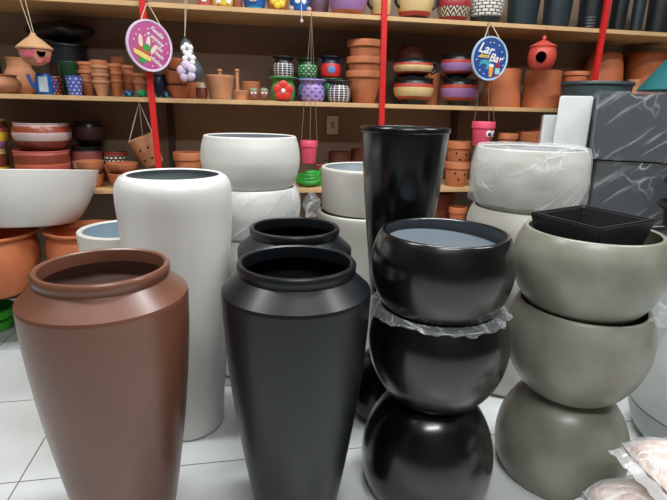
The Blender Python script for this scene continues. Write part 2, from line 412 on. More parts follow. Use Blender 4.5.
BOWL = [(.50, 0), (.60, .03), (.74, .12), (.88, .28), (.965, .45), (1.0, .63), (.985, .80), (.93, .93), (.885, 1.0)]
def bowl(name, label, loc, R, h, mats, inv=False, group=None, cat='bowl planter', wrap=None, liner=None, tilt=(0, 0), rz=0, shape=BOWL, wraptop=True):
    t = thing(name, label, cat, loc, group=group)
    out = cr([(a*R, b*h) for a, b in shape], 5)
    bm = vessel(out, .012, seg=64, inner=1)
    if inv:
        bmesh.ops.transform(bm, matrix=Matrix.Translation((0, 0, h+.0036)) @ Matrix.Rotation(PI, 4, 'X'), verts=bm.verts)
    o = finish('body', bm, mats, t, sharp=50)
    if wrap:
        rm_ = max(r for r, z in out)
        sh = [(r+.005+(.95*(rm_-r) if z < .63*h else .2*(rm_-r)), z) for r, z in out]
        z0 = .02*h
        pr = [p for p in sh if p[1] > .20*h]
        if wraptop: pr += [(pr[-1][0]*.97, h+.012), (pr[-1][0]*.75, h+.006), (pr[-1][0]*.4, h-.004), (0, h-.008)]
        wb = wobble(lathe(pr, 72), .005, 17, wrap)
        w_ = finish('plastic_wrap', wb, film, t); w_['label'] = 'clear crinkled plastic wrap'
    if liner:
        zl, ml = liner
        import bisect
        rl = [r for r, z in out if z <= zl][-1]-.013
        finish('liner', lathe([(0, zl-.012), (rl*.97, zl-.012), (rl, zl-.006), (rl, zl), (0, zl+.002)], 48), ml, t)
    t.rotation_euler = (tilt[0], tilt[1], rz)
    return t
# --- black bowls
BKY = 1.19
def bp_(px, z, Y): return xat(px, Y, z)
greyliner = mat('slate_liner', (86, 94, 102), 0.6, 0.1, 9, 0.06)
H1 = .300
NR = lambda R, h: .185*h    # how deep the next bowl sinks into a rim
bowl('black_bowl', 'upturned glossy black bowl at the foot of the black stack', (bp_(426.5, .13, BKY), BKY, 0), .195, H1, [blackgloss, blackin], True, 'glossy black bowls')
bowl('black_bowl', 'glossy black bowl in the middle of the black stack', (bp_(436, .42, BKY), BKY, H1+.005), .195, .272, [blackgloss, blackin], False, 'glossy black bowls')
BZ = H1+.005+.272
topb = bowl('black_bowl', 'glossy black bowl with slate grey filling, topmost of the black stack', (bp_(441, .68, BKY), BKY, BZ-.032), .190, .250, [blackgloss, greyliner], False, 'glossy black bowls')
# flat card lying tilted in the top bowl
cd = lathe([(0, -.003), (.154, -.003), (.156, 0), (.154, .003), (0, .003)], 48)
o = finish('slate_insert', cd, mat('slate_card', (92, 102, 110), 0.5, 0.06, 5, 0.03), topb); o.location = (0.002, -.006, .216); o.rotation_euler = (math.radians(1.5), math.radians(3), 0)
o['label'] = 'flat slate grey insert'
# --- grey concrete bowls
GY = 1.19
bowl('grey_bowl', 'upturned grey green bowl at the foot of the right stack', (bp_(560, .12, GY), GY, 0), .196, .282, [concrete, concrete], True, 'grey green glazed bowls')
bowl('grey_bowl', 'grey green bowl in the middle of the right stack', (bp_(573, .40, GY), GY, .287), .202, .284, [concrete, concrete], False, 'grey green glazed bowls')
bowl('grey_bowl', 'grey green bowl holding a black square planter, topmost of its stack', (bp_(585, .66, GY), GY, .287+.284-.032), .203, .252, [concrete, concrete], False, 'grey green glazed bowls')
# black square planter standing cornerwise in the bowl
def square_planter(name, label, loc, a_top, a_bot, h, m, mi, rz=0, t=.012, cat='planter', group=None, tilt=(0, 0), wrap=None, depth_in=None):
    r = thing(name, label, cat, loc, (tilt[0], tilt[1], rz), group)
    bm = bmesh.new()
    def sq(a, z): return [bm.verts.new((sx*a/2, sy*a/2, z)) for sx, sy in ((-1, -1), (1, -1), (1, 1), (-1, 1))]
    zi = h-(depth_in or h*.8)
    L = [sq(a_bot, 0), sq(a_top, h), sq(a_top-2*t, h), sq(a_bot+(a_top-a_bot)*zi/h-2*t, zi)]
    for i in range(3):
        for k in range(4):
            f = bm.faces.new((L[i][k], L[i][(k+1) % 4], L[i+1][(k+1) % 4], L[i+1][k])); f.material_index = 1 if i == 2 else 0
    bm.faces.new(L[0]); bm.faces.new(L[3]).material_index = 1
    bmesh.ops.recalc_face_normals(bm, faces=bm.faces)
    bmesh.ops.bevel(bm, geom=[e for e in bm.edges if e.calc_face_angle(0) > .5], offset=.005, segments=2, affect='EDGES')
    finish('body', bm, [m, mi], r, sharp=30)
    if wrap:
        b2 = bmesh.new(); g = .007
        n = 14; rows = []
        for j in range(9):
            z = -.001+(h+.012)*j/8; a = a_bot+(a_top-a_bot)*min(1, z/h)+2*g; row = []
            for s in range(4):
                for k in range(n):
                    u = -a/2+a*k/n
                    x, y = ((u, -a/2), (a/2, u), (-u, a/2), (-a/2, -u))[s]
                    row.append(b2.verts.new((x, y, z)))
            rows.append(row)
        for j in range(8):
            for k in range(4*n): b2.faces.new((rows[j][k], rows[j][(k+1) % (4*n)], rows[j+1][(k+1) % (4*n)], rows[j+1][k]))
        b2.faces.new(rows[-1])
        wobble(b2, .004, 16, wrap)
        w_ = finish('plastic_wrap', b2, filmw, r, sharp=70); w_['label'] = 'clear stretched plastic wrap'
    return r
dustblk = mat('dusty_black', (30, 32, 35), 0.5, 0.2, 30, 0.1)
Pq = plane(586, 226, 1.14)
square_planter('square_planter', 'small black square planter sitting cornerwise inside the grey bowl', (bp_(585, .66, GY)-.010, GY, .722), .228, .180, .112, dustblk, blackin, math.radians(16), .016, tilt=(math.radians(0), math.radians(-2)), depth_in=.085)

# --- films caught between the stacked bowls
def film_ring(name, label, loc, r0, r1, drop, seed, a0=0, a1=2*PI, parent=None):
    bm = bmesh.new(); n = 90; rows = []
    full = abs(a1-a0-2*PI) < 1e-4
    for j in range(6):
        row = []
        for k in range(n+(0 if full else 1)):
            a = a0+(a1-a0)*k/n; tt = j/5
            wv = noise.noise(Vector((math.cos(a)*6, math.sin(a)*6, seed)))
            w2 = noise.noise(Vector((math.cos(a)*17, math.sin(a)*17, seed+tt*2)))
            r = r0+(r1-r0)*tt*(1+.35*wv); z = -drop*tt**1.5*(1+1.0*wv)+.007*w2*tt
            row.append(bm.verts.new((r*math.cos(a), r*math.sin(a), z)))
        rows.append(row)
    m_ = len(rows[0])
    for j in range(5):
        for k in range(m_ if full else m_-1): bm.faces.new((rows[j][k], rows[j][(k+1) % m_], rows[j+1][(k+1) % m_], rows[j+1][k]))
    return tag(finish(name, bm, MATS['film_scrap'], None, loc, sharp=80), label, 'plastic film')
film_mat('film_scrap', 0.10, sc=26, amount=0.75)
mb = topb.location
film_ring('plastic_film', 'crinkled clear plastic film squeezed under the top black bowl', (mb.x-.002, BKY, BZ+.013), .155, .192, .008, 3.1)
gb = xat(590, GY, .55)
film_ring('plastic_film', 'shred of clear plastic under the top grey bowl at its right', (gb, GY, .587), .168, .202, .010, 8.4, -PI*.42, PI*.12)

# --- white bowl stack behind the black vases
WX, WY = .027, 1.97
hs = .2195; NEST = .026
shape2 = [(.66, 0), (.76, .05), (.86, .16), (.95, .33), (.995, .52), (1.0, .66), (.98, .82), (.945, .94), (.925, 1.0)]
for i in range(5):
    labs = ['white bowl at the foot of the white stack behind the black vases', 'white bowl second from the floor behind the rear black vase',
            'white bowl third from the floor behind the rear black vase', 'white bowl in crinkled plastic under the topmost white bowl', 'round white bowl with seam lines, topmost behind the black vases']
    bowl('white_bowl', labs[i], (WX, WY, i*(hs-NEST)), .191 if i != 3 else .192, hs, [whitesat, greyin], False, 'white bowls behind the vases', wrap=2.2 if i == 3 else None, shape=shape2, wraptop=False)
# --- cylinder pots by the tall black planter
def drum(name, label, loc, R, h, mats, group=None, liner=None, taper=.96, lip=True):
    t = thing(name, label, 'planter', loc, group=group)
    out = cr([(R*taper*.94, 0), (R*taper, h*.08), (R*.985, h*.6), (R, h*.93), (R*.992, h)], 5)
    finish('body', vessel(out, .016, seg=56, inner=1), mats, t, sharp=50)
    if liner: finish('liner', lathe([(0, liner-.01), (R-.02, liner-.01), (R-.018, liner), (0, liner+.003)], 48), bluein, t)
    return t
DX, DY = xat(367, 2.12, .8), 2.12
drum('white_drum_planter', 'large off white drum planter at the foot of the stack by the tall black planter', (DX, DY, 0), .20, .33, [whiteslip, greyin], 'off white drum planters')
drum('white_drum_planter', 'wide off white drum planter under the one with blue grey filling', (DX-.004, DY, .336), .214, .325, [whiteslip, greyin], 'off white drum planters', taper=.99)
drum('white_drum_planter', 'off white drum planter with blue grey filling beside the tall black planter', (DX, DY, .667), .205, .190, [whiteslip, greyin], 'off white drum planters', liner=.13)
# small wrap tuft next to it
Pt = plane(313, 206, 1.97)
tb = bmesh.new(); ball((0, 0, 0), .045, .04, .05, 20, tb); wobble(tb, .022, 30, 4)
tag(finish('plastic_film', tb, MATS['film_scrap'], None, (.285, 2.085, .697), sharp=80), 'crumpled clear plastic tuft between white bowls and drum planter', 'plastic film')
# --- tall black planter on an upturned bowl
KX, KY = xat(397, 1.57, .3), 1.58
bowl('black_bowl', 'upturned black bowl carrying the tall black planter', (KX, KY, 0), .165, .235, [blackgloss, blackin], True, 'glossy black bowls')
TX = xat(402.5, KY, .9); z0 = .2395
t = thing('black_planter', 'tall glossy black flared planter rising behind the black bowls', 'planter', (TX, KY, z0))
ht = 1.049-z0
out = cr([(.072, 0), (.078, .02), (.085, .15), (.098, .32), (.115, .48), (.130, .64), (.140, .76), (.1425, ht-.012), (.1435, ht)], 6)
finish('body', vessel(out, .009, seg=64, inner=1), [blackgloss, blackin], t, sharp=50)
finish('rim', lathe([(.1425, ht-.016), (.1465, ht-.012), (.1470, ht-.002), (.1440, ht+.002), (.1400, ht+.002), (.139, ht-.004)], 64, closed=True), blackgloss, t)

# --- wrapped bowl stack right of centre
VX, VY = xat(512, 1.76, .5), 1.76
hv = .2575
labs = ['white bowl at the foot of the stack between black and grey bowls', 'white bowl second from the floor between black and grey stacks', 'plain white bowl right under the plastic wrapped one', 'white bowl in clear plastic wrap, topmost behind the grey bowls']
for i, px in enumerate((504, 509, 519, 527)):
    bowl('white_bowl', labs[i], (xat(px, VY, .12+i*.24), VY, (0, hv+.006, 2*hv+.006-.034, 3*hv+.006-.062)[i]), .216, hv, [whiteslip, greyin], i == 0, 'white bowls behind the grey stack', wrap=5.3 if i == 3 else None, shape=shape2 if i == 3 else [(.55, 0), (.68, .05), (.82, .16), (.93, .33), (.985, .52), (1.0, .68), (.985, .82), (.95, .93), (.91, 1.0)])

# --- white square planters, black wrapped planters, tub and teal pot
styro = mat('white_resin', (214, 218, 218), 0.6, 0.05, 25, 0.15)
SR = math.radians(-34)
AY = 2.12; c_ = plane(592, 120, AY); sw = msz(34, c_.x, AY, 1); v_ = Matrix.Rotation(SR, 3, 'Z') @ Vector((-sw*.56, sw*.56, 0))
zt = zat(c_.x, AY, 96)
square_planter('white_square_planter', 'tall white square planter rising behind the plastic wrapped white bowl', (c_.x+v_.x, AY+v_.y, 0), sw, sw*1.12, zt, styro, greyin, SR, depth_in=.1, group='white square planters')
X2 = xat(553, 2.38, 1.0); zt2 = zat(X2, 2.38, 115)
square_planter('white_square_planter', 'shorter white square planter peeking out left of the tall one', (X2, 2.40, 0), .10, .11, zt2, styro, greyin, math.radians(-27), depth_in=.1, group='white square planters')
bw = .40
wrapblk = mat('charcoal_resin', (36, 43, 49), 0.45, 0.2, 12, 0)
WR = math.radians(-34)
def wrap_at(px, py0, Yc):   # stand the square so that its near left corner shows at px
    c_ = plane(px, py0, Yc); v = Matrix.Rotation(WR, 3, 'Z') @ Vector((bw/2, bw/2, 0)); return c_.x+v.x, c_.y+v.y
WZ1, WZ2 = zat(plane(588, 160, 1.98).x, 1.98, 160), zat(plane(597, 90, 1.98).x, 1.98, 90)
XW, BY = wrap_at(596, 120, 1.98); XW2, BY2 = wrap_at(594, 190, 1.97)
hl = (WZ1-.345)
square_planter('wrapped_square_planter', 'charcoal square planter at the foot of the wrapped stack', (XW2, BY2, 0), bw, bw*.98, hl, wrapblk, blackin, WR, group='charcoal square planters')
square_planter('wrapped_square_planter', 'charcoal square planter in plastic wrap behind the black square planter', (XW2, BY2, hl+.006), bw, bw*.97, WZ1-hl-.02, wrapblk, blackin, WR, group='charcoal square planters', wrap=1.3)
square_planter('wrapped_square_planter', 'charcoal square planter in plastic wrap, topmost of its stack', (XW, BY, WZ1+.006), bw, bw*.97, WZ2-WZ1-.02, wrapblk, blackin, WR, group='charcoal square planters', wrap=7.7)
zs = [0, 0, WZ1, WZ2]
# dark round tub
drumm = mat('slate_tub', (58, 70, 74), 0.4, 0.12, 8)
UY = 2.50; UX = xat(593, UY, 1.15)
t = thing('round_tub', 'dark slate round tub whose rim shows above the white square planters', 'tub', (UX, UY, 0))
rr = msz(36, UX, UY, 1.15); hh = zat(UX, UY-rr*.7, 83)
finish('body', vessel(cr([(rr*.8, 0), (rr*.88, hh*.3), (rr*.96, hh*.85), (rr, hh)], 4), .01, seg=56), drumm, t)
finish('rim', ring(rr-.008, rr+.008, hh-.012, hh+.008, 56), drumm, t)
# teal upturned pot on top of the wrapped stack
zq = zs[3]+.012
t = thing('teal_pot', 'teal upturned plastic pot lying on the wrapped charcoal planter', 'pot', (xat(690, BY+.02, zq), BY+.02, zq))
teal = C('teal_plastic', (32, 104, 108), 0.5)
r0 = msz(57, XW, BY, zq); ht = zat(XW+.1, BY, 58)-zq
bm = vessel(cr([(r0*.55, 0), (r0*.75, ht*.4), (r0*1.0, ht)], 4), .006, seg=48); bmesh.ops.transform(bm, matrix=Matrix.Translation((0, 0, ht+.002)) @ Matrix.Rotation(PI, 4, 'X'), verts=bm.verts)
finish('body', bm, teal, t)

# --- white pots and black ring pots at the right edge
EY = 1.22; EX = xat(718, EY, .2)
er = msz(97, EX, EY, .22); jz = zat(EX, EY, 409); tz = zat(EX, EY, 330)
wb2 = mat('white_chalky', (178, 184, 182), 0.6, 0.06, 8, 0.05)
bowl('white_bowl', 'white bowl on the floor behind the bags, right edge', (EX, EY, 0), er, jz-.006, [wb2, greyin], False, 'white bowls at the right edge', shape=[(.7, 0), (.78, .05), (.86, .2), (.92, .45), (.96, .7), (.975, .88), (.98, 1.0)])
bowl('white_bowl', 'white bowl turned upside down on the right edge stack', (EX, EY, jz), er*.99, tz-jz, [wb2, greyin], True, 'white bowls at the right edge', shape=[(.5, 0), (.56, .05), (.66, .2), (.79, .42), (.89, .66), (.96, .85), (1.0, 1.0)])
RY = 1.62; RX = xat(691, RY, .80); rz_ = zat(RX, RY, 234); rr_ = msz(42, RX, RY, rz_)
bowl('white_planter', 'tall white planter with rounded rim holding black pots at the right edge', (RX, RY, 0), rr_, rz_, [wb2, greyin], cat='planter', shape=[(.6, 0), (.66, .05), (.78, .3), (.9, .7), (.98, .92), (1.0, .97), (.97, 1.0)])
for i, (py, n) in enumerate(((205, 35), (181, 33), (160, 31))):
    z = zat(RX, RY, py); R_ = msz(n, RX, RY, z)
    t = thing('black_lipped_pot', ['black pot with thick lip inside the white planter at right', 'middle black pot with thick lip, nested above the white planter', 'topmost black pot with thick lip at the right edge'][i], 'pot', (RX, RY, z-.09), group='black lipped pots at the right edge')
    finish('body', vessel([(R_*.66, 0), (R_*.76, .08), (R_*.78, .092)], .006, seg=48), blackplastic, t)
    finish('rim', ring(R_*.76, R_*1.0, .07, .10, 48, .3), blackplastic, t)

# --- big white bowl at left on terracotta pots, dark crate underneath
CZ = .268
t = thing('low_bench', 'low dark wooden bench under the big terracotta pots', 'bench', (-1.08, 2.42, 0))
finish('top', bevel(bx(-.85, .42, -.15, .24, CZ-.02, CZ), .003, 1), darkwood, t)
for x in (-.84, .39):
    for y in (-.06, .20): finish('leg', bx(x, x+.03, y, y+.03, 0, CZ-.021), darkwood, t)
RIMZ = .548
def big_terra(name, label, loc, R, h, group):
    t = thing(name, label, 'pot', loc, group=group)
    out = cr([(R*.62, 0), (R*.74, h*.08), (R*.90, h*.32), (R*.97, h*.58), (R*.95, h*.80), (R*.88, h*.90), (R*.86, h*.94)], 5)
    finish('body', vessel(out, .014, seg=56), terra3, t, sharp=50)
    rr = [(R*.86-.014, h*.90), (R*.86, h*.90), (R*.94, h*.945), (R, h*.965), (R*1.0, h*.99), (R*.97, h), (R*.90, h*.985), (R*.86-.014, h*.96)]
    finish('rim', lathe(rr, 56, closed=True), terra3, t, sharp=60)
    return t
PAY = 2.33
big_terra('terracotta_pot', 'large terracotta pot with rolled rim under the left white bowl', (xat(-12, PAY, RIMZ), PAY, CZ+.001), .195, RIMZ-CZ, 'large terracotta pots at left')
big_terra('terracotta_pot', 'large terracotta pot with rolled rim right of the white bowl\'s base', (xat(84, 2.38, RIMZ), 2.38, CZ+.001), .172, RIMZ-CZ-.002, 'large terracotta pots at left')
bx_, by_ = xat(24, 2.38, .7), 2.38
bh = zat(bx_, by_, 171)-RIMZ-.020
bowl('wide_bowl', 'wide smooth white bowl resting on large terracotta pots at left', (bx_, by_, RIMZ+.020), .305, bh, [whitegl, greyin], False, None, cat='bowl planter', tilt=(math.radians(-7.5), 0), shape=[(.58, 0), (.64, .03), (.74, .17), (.84, .38), (.92, .62), (.975, .85), (.99, .94), (1.0, 1.0)])
# small white planter behind the brown vase
SY = 1.84
SX = xat(127, SY, .6); zS = zat(SX, SY, 233)
t = thing('small_white_planter', 'short white round planter squeezed behind the brown vase', 'planter', (SX-.02, SY+.06, 0))
out = cr([(.12, 0), (.125, .05), (.145, zS*.6), (.158, zS-.06), (.160, zS)], 5)
finish('body', vessel(out, .020, seg=56, inner=1), [whiteslip, bluein], t)
finish('liner', lathe([(0, zS-.075), (.136, zS-.075), (.137, zS-.065), (0, zS-.062)], 40), bluein, t)
# green floor toys
lime = C('lime_plastic', (74, 196, 58), 0.3)
GX = plane(2, 318, 2.1).x
for i, (px, Y, z) in enumerate(((-1, 2.06, .045), (1, 2.06, .128))):
    t = thing('green_tray', ['bright green plastic tray lying on the tiles at left', 'bright green plastic tray stacked on the lower one at left'][i], 'tray', (xat(-12, 2.53, z), 2.53, (0.001, .058)[i]), group='green trays')
    out = [(.05, 0), (.095, .004), (.110, .02), (.115, .045), (.112, .055)]
    finish('body', vessel(cr(out, 4), .012, seg=40), lime, t)
# --- bags of bark chips at bottom right
def chips_mat():
    m, nt, b = newmat('bark_chips'); b.inputs['Roughness'].default_value = 0.5
    tc = nt.nodes.new('ShaderNodeTexCoord'); mp = nt.nodes.new('ShaderNodeMapping'); mp.inputs['Scale'].default_value = (1, 1.5, 1.5)
    v = nt.nodes.new('ShaderNodeTexVoronoi'); v.inputs['Scale'].default_value = 42
    nt.links.new(tc.outputs['Object'], mp.inputs[0]); nt.links.new(mp.outputs[0], v.inputs['Vector'])
    r = nt.nodes.new('ShaderNodeValToRGB'); e = r.color_ramp.elements
    e[0].color = S((206, 164, 140)); e[1].color = S((240, 226, 216)); x = e.new(.5); x.color = S((228, 200, 184))
    sp = nt.nodes.new('ShaderNodeSeparateColor'); nt.links.new(v.outputs['Color'], sp.inputs[0]); nt.links.new(sp.outputs[0], r.inputs['Fac'])
    nt.links.new(r.outputs['Color'], b.inputs['Base Color'])
    bp = nt.nodes.new('ShaderNodeBump'); bp.inputs['Strength'].default_value = .9; bp.inputs['Distance'].default_value = .012; bp.invert = True
    nt.links.new(v.outputs['Distance'], bp.inputs['Height']); nt.links.new(bp.outputs['Normal'], b.inputs['Normal'])
    return m
chipm = chips_mat()
filmbag = film_mat('bag_film', 0.30, (246, 246, 246), sc=14, amount=0.85)
def bag(label, loc, rot, L, W, H, seed):
    t = thing('chip_bag', label, 'bag', loc, rot, 'bags of pale chips')
    def pillow(s, g):
        bm = bmesh.new(); n = 28
        for side in (1, -1):
            V = [[None]*(n+1) for _ in range(n+1)]
            for i in range(n+1):
                for j in range(n+1):
                    u, v = -1+2*i/n, -1+2*j/n
                    hgt = max(0.0, (1-abs(u)**2.6)*(1-abs(v)**2.6))**.55
                    x = u*L/2*(1-.06*abs(v)**2)+g*u; y = v*W/2*(1-.06*abs(u)**2)+g*v
                    z = side*(hgt*H/2*(1 if side > 0 else .75)+g)
                    p = Vector((x, y, z))
                    p += noise.noise_vector(p*14+Vector((seed, 0, 0)))*.012*s*min(1, hgt*2)
                    V[i][j] = bm.verts.new(p)
            for i in range(n):
                for j in range(n): bm.faces.new((V[i][j], V[i+1][j], V[i+1][j+1], V[i][j+1]))
        bmesh.ops.remove_doubles(bm, verts=bm.verts, dist=.0008); return bm
    finish('contents', pillow(1, 0), chipm, t, sharp=70)
    o = finish('plastic_film', pillow(1.25, .006), filmbag, t, sharp=70)
    # sealed seam flap along the short edge
    sb = bmesh.new(); rows = []
    for k in range(13):
        v = -W*.46+W*.92*k/12; rows.append([sb.verts.new((-L/2-.004-d, v*(1-.10*d/.04), .004*math.sin(k*1.9+d*40))) for d in (0, .02, .04)])
    for k in range(12):
        for j in range(2): sb.faces.new((rows[k][j], rows[k+1][j], rows[k+1][j+1], rows[k][j+1]))
    finish('sealed_edge', sb, filmbag, t, sharp=80)
    return t
# positions refined against the photo
BAGA = plane(655, 500, .95)
bag('clear plastic bag of pale pink chips lying at the bottom right corner', (1.05, .835, .118), (0, 0, 0), .36, .24, .17, 1.0)
bag('clear plastic bag of pale pink chips leaning on top of the other bag', (1.125, .825, .262), (0, math.radians(2), math.radians(-4)), .36, .22, .095, 5.0)

# ================================================================== SHELF GOODS
def loc_on(px, Y, z): return (xat(px, Y, z), Y, z)
def dims(px, ytop, hw, Y, z):
    X = xat(px, Y, z+.05); return X, zat(X, Y, ytop)-z, msz(hw, X, Y, z+.05)
def flowerpot(label, px, ytop, hw, Y, z, m=None, rimf=.2, bot=.66, group=None, h=None, name='flowerpot', X=None, loc=None, r=None, holes=0):
    m = m or terra
    if loc is None:
        X_, h_, r_ = dims(px, ytop, hw, Y, z); loc = (X_, Y, z+.0005); h = h or h_; r = r or r_
    t = thing(name, label, 'flowerpot', loc, group=group)
    rb = r*.91; zr = h*(1-rimf)
    finish('body', vessel([(r*bot*.97, 0), (r*bot, .003), (rb, zr), (rb, h-.003)], max(.0025, r*.03), seg=36, lipround=False), m, t)
    finish('rim', ring(rb-.002, r, zr, h, 36, .2), m, t)
    if holes:
        for (a, zz) in holes:
            rad = (r*bot+(rb-r*bot)*zz/(1-rimf))
            finish('drain_slot', ball((rad*math.cos(a), rad*math.sin(a), zz*h), .005, .005, .007, 10), holeblk, t)
    return t
def potstack(lab_fn, px, tops, hw, Y, z, m=None, rimf=.2, bot=.66, group=None, hpot=None, holes=0, lean=0):
    if bot == .66: bot = .56
    """tops: rim-top pixel rows from the bottom pot upwards"""
    base = None
    X = xat(px, Y, z+.05); zz = [zat(X, Y, y) for y in tops]
    h = hpot or zz[0]-z
    for i, zt in enumerate(zz):
        l = (X+lean*i, Y, z+.0005) if i == 0 else (X+lean*i, Y, zt-h)
        if base is None: base = flowerpot(lab_fn(i), 0, 0, 0, 0, 0, m, rimf, bot, group, h=h, loc=l, r=msz(hw, X, Y, z+.05), holes=holes)
        else: dup(base, l, lab_fn(i), rot=(0, 0, random.uniform(-.2, .2)))
POS = ['bottom pot', 'second pot up', 'third pot up', 'fourth pot up']
g = 'small terracotta pots on the middle shelf'
MY, MB = 2.79, 2.96
stacks = [(88, (79.5, 70.5, 62), 8.8, 2.83, 'the leftmost small terracotta stack', terra),
          (101.5, (80.5, 73.5, 65.5), 9.2, 2.75, 'the pale terracotta stack right of the leftmost', terra2),
          (116, (79.5, 71.5, 64), 7.8, 2.80, 'the small terracotta stack at the centre of five', terra),
          (128, (80, 72, 65.5), 7.4, 2.885, 'the terracotta stack behind the dark blue turtle', terra),
          (141, (81, 73.5), 7.6, 2.80, 'the short terracotta stack beside the red post', terra)]
for px, tops, hw, Y, where, m in stacks:
    n = len(tops)
    potstack(lambda i: ('lowest' if i == 0 else 'topmost' if i == n-1 else 'middle')+' pot in '+where, px, tops, hw, Y, MID, m, group=g)
potstack(lambda i: ['lower', 'upper'][i]+' pot of the tall pair behind the small terracotta stacks', 119, (70, 57.0), 8, 3.0, MID, terra, group=g)
flowerpot('single pale pot peeking over the second terracotta stack', 101, 60.5, 9, 2.93, MID, terra, group=g)

# left: bulbous terracotta jars, blue jar
def jar(label, px, ytop, hw, Y, z, mats, shape, cat='jar', name='jar', t=.006, bands=None, group=None, lipround=True, h=None, inner=0):
    X, h_, r = dims(px, ytop, hw, Y, z); h = h or h_
    o = thing(name, label, cat, (X, Y, z+.0005), group=group)
    out = cr([(a*r, b*h) for a, b in shape], 5)
    finish('body', vessel(out, t, seg=40, bands=[(f*h, i) for f, i in bands] if bands else None, inner=inner, lipround=lipround), mats, o, sharp=50)
    o['_r'] = r; o['_h'] = h
    return o
BULB = [(.55, 0), (.85, .18), (1, .42), (.92, .66), (.68, .84), (.62, .92), (.68, 1)]
ROUND = [(.5, 0), (.8, .15), (1, .42), (.98, .62), (.85, .82), (.78, .90), (.88, 1)]
LIPPED = [(.62, 0), (.80, .12), (.88, .35), (.86, .62), (.78, .82), (.82, .90), (1.0, 1.0)]
jar('squat pale terracotta jar at the left end of the middle shelf', 1, 75, 21, 2.76, MID, terra2, ROUND, group='terracotta jars')
jar('round pale terracotta jar right behind the blue watering can', 22, 58.5, 18, 2.96, MID, terra2, [(.6, 0), (.92, .2), (1, .42), (.88, .62), (.72, .74), (.70, .9), (.78, 1)], group='terracotta jars')
jar('dark blue glazed jar standing behind the squat jar', -5, 47, 9, 2.98, MID, navy, ROUND)
# blue watering can ornament
X, h, r = dims(44, 74, 9, 2.74, MID)
t = thing('watering_can', 'small blue painted watering can with white panel', 'watering can', (X, 2.74, MID+.0005), (0, 0, math.radians(20)))
finish('body', vessel(cr([(r*.85, 0), (r*1.02, h*.2), (r*.98, h*.7), (r*.8, h*.95), (r*.78, h)], 4), .004, seg=32), blue, t)
finish('spout', tube([(-r*.8, 0, h*.25), (-r*1.35, 0, h*.5), (-r*1.7, 0, h*.95)], r*.26, 10, taper=(1.1, .8, .75)), blue, t)
finish('handle', tube([(r*.85*math.cos(a)*1.0+r*.55, 0, h*.5+h*.38*math.sin(a)) for a in [(-.5+.1*k)*PI for k in range(11)]], r*.13, 8), blue, t)
pb = bmesh.new(); box(pb, -r*.62, r*.42, -r*1.08, -r*.85, h*.12, h*.86); bevel(pb, .003)
finish('panel', pb, C('panel_white', (186, 198, 206)), t)
reddot = pattern('red_white_dots', 'dots', (196, 44, 46), (240, 230, 226), 10, 60, .28)
jar('red mug with white dots beside the blue watering can', 55.5, 77, 6.5, 2.86, MID, reddot, [(.8, 0), (.95, .1), (1, .6), (.98, 1)], name='mug', cat='mug')
jar('dark green glazed pot behind the blue dotted cup', 71, 62, 11, 2.835, MID, dkgreen, [(.7, 0), (.82, .15), (.95, .6), (1, .9), (1, 1)], name='green_pot', cat='pot')
bluedots = pattern('blue_white_dots', 'dots', (86, 96, 168), (236, 236, 240), 9, 58, .17)
jar('blue tapered cup with white dots at the shelf edge', 74.5, 76.5, 9, 2.736, MID, bluedots, [(.72, 0), (.76, .05), (.97, .93), (1, 1)], name='dotted_cup', cat='cup')
X, h, r = dims(70, 45, 25, 2.97, MID)
t = thing('black_tub', 'large black plastic tub at the back behind the green pot', 'tub', (X, 2.99, MID+.0005))
r = .100
finish('body', vessel([(r*.75, 0), (r*.95, h*.9), (r*.96, h)], .004, seg=40), blackplastic, t); finish('rim', ring(r*.94, r*1.02, h-.012, h+.002, 40), blackplastic, t)
bm = bmesh.new(); ball((0, 0, 0), .17, .085, .05, 24, bm); wobble(bm, .025, 9, 3)
tag(finish('black_bag', bm, mat('black_bag_plastic', (18, 20, 24), .4), None, (X-.02, 2.965, MID+h+.066)), 'crumpled black plastic bag on the black tub', 'bag')
# cone-roofed birdhouse
HY = 2.655
X = xat(36.5, HY, 1.28); zb = zat(X, HY, 66); zr = zat(X, HY, 48); za = zat(X, HY, 33); r = msz(16.5, X, HY, 1.25)
t = thing('hanging_birdhouse', 'hanging round birdhouse with tan cone roof and pink blossoms', 'birdhouse', (X, HY, zb), (0, 0, math.radians(18)))
hb = zr-zb
blossom = C('blossom_pink', (196, 88, 108))
skin = C('birdhouse_clay', (212, 150, 116), .7)
finish('body', lathe(cr([(0, 0), (r*.45, .006), (r*.82, hb*.3), (r, hb*.72), (r*.97, hb*1.02), (0, hb*1.03)], 5), 40), skin, t, sharp=60)
finish('roof', lathe([(0, hb-.002), (r*1.16, hb-.006), (r*1.18, hb), (r*.62, hb+(za-zr)*.50), (r*.22, hb+(za-zr)*.82), (r*.17, hb+(za-zr)), (0, hb+(za-zr)*1.02)], 40), C('birdhouse_roof', (206, 160, 118), .8), t, sharp=30)
holeblk = mat('dark_opening', (6, 5, 5), 1.0, 0, spec=0.0)
def on_surf(cx, cz, rad, rr, m, par, nm, sy=.25, n=0):
    bm = bmesh.new()
    y = -math.sqrt(max(1e-6, rad*rad-cx*cx)); a = math.atan2(cx, -y)
    Mx = Matrix.Rotation(a, 4, 'Z')
    if n == 0: ball((cx, y, cz), rr, rr*sy, rr, 14, bm, Mx)
    else:
        for k in range(n):
            dx, dz = math.cos(2*PI*k/n+.3)*rr*.62, math.sin(2*PI*k/n+.3)*rr*.62
            c2 = Mx @ Vector((dx, 0, dz)); ball((cx+c2.x, y+c2.y, cz+c2.z), rr*.58, rr*sy, rr*.58, 12, bm, Mx)
        ball((cx, y, cz), rr*.45, rr*sy*1.1, rr*.45, 12, bm, Mx)
    return finish(nm, bm, m, par)
on_surf(r*.38, hb*.72, r*.98, r*.30, holeblk, t, 'entrance_hole', .1)
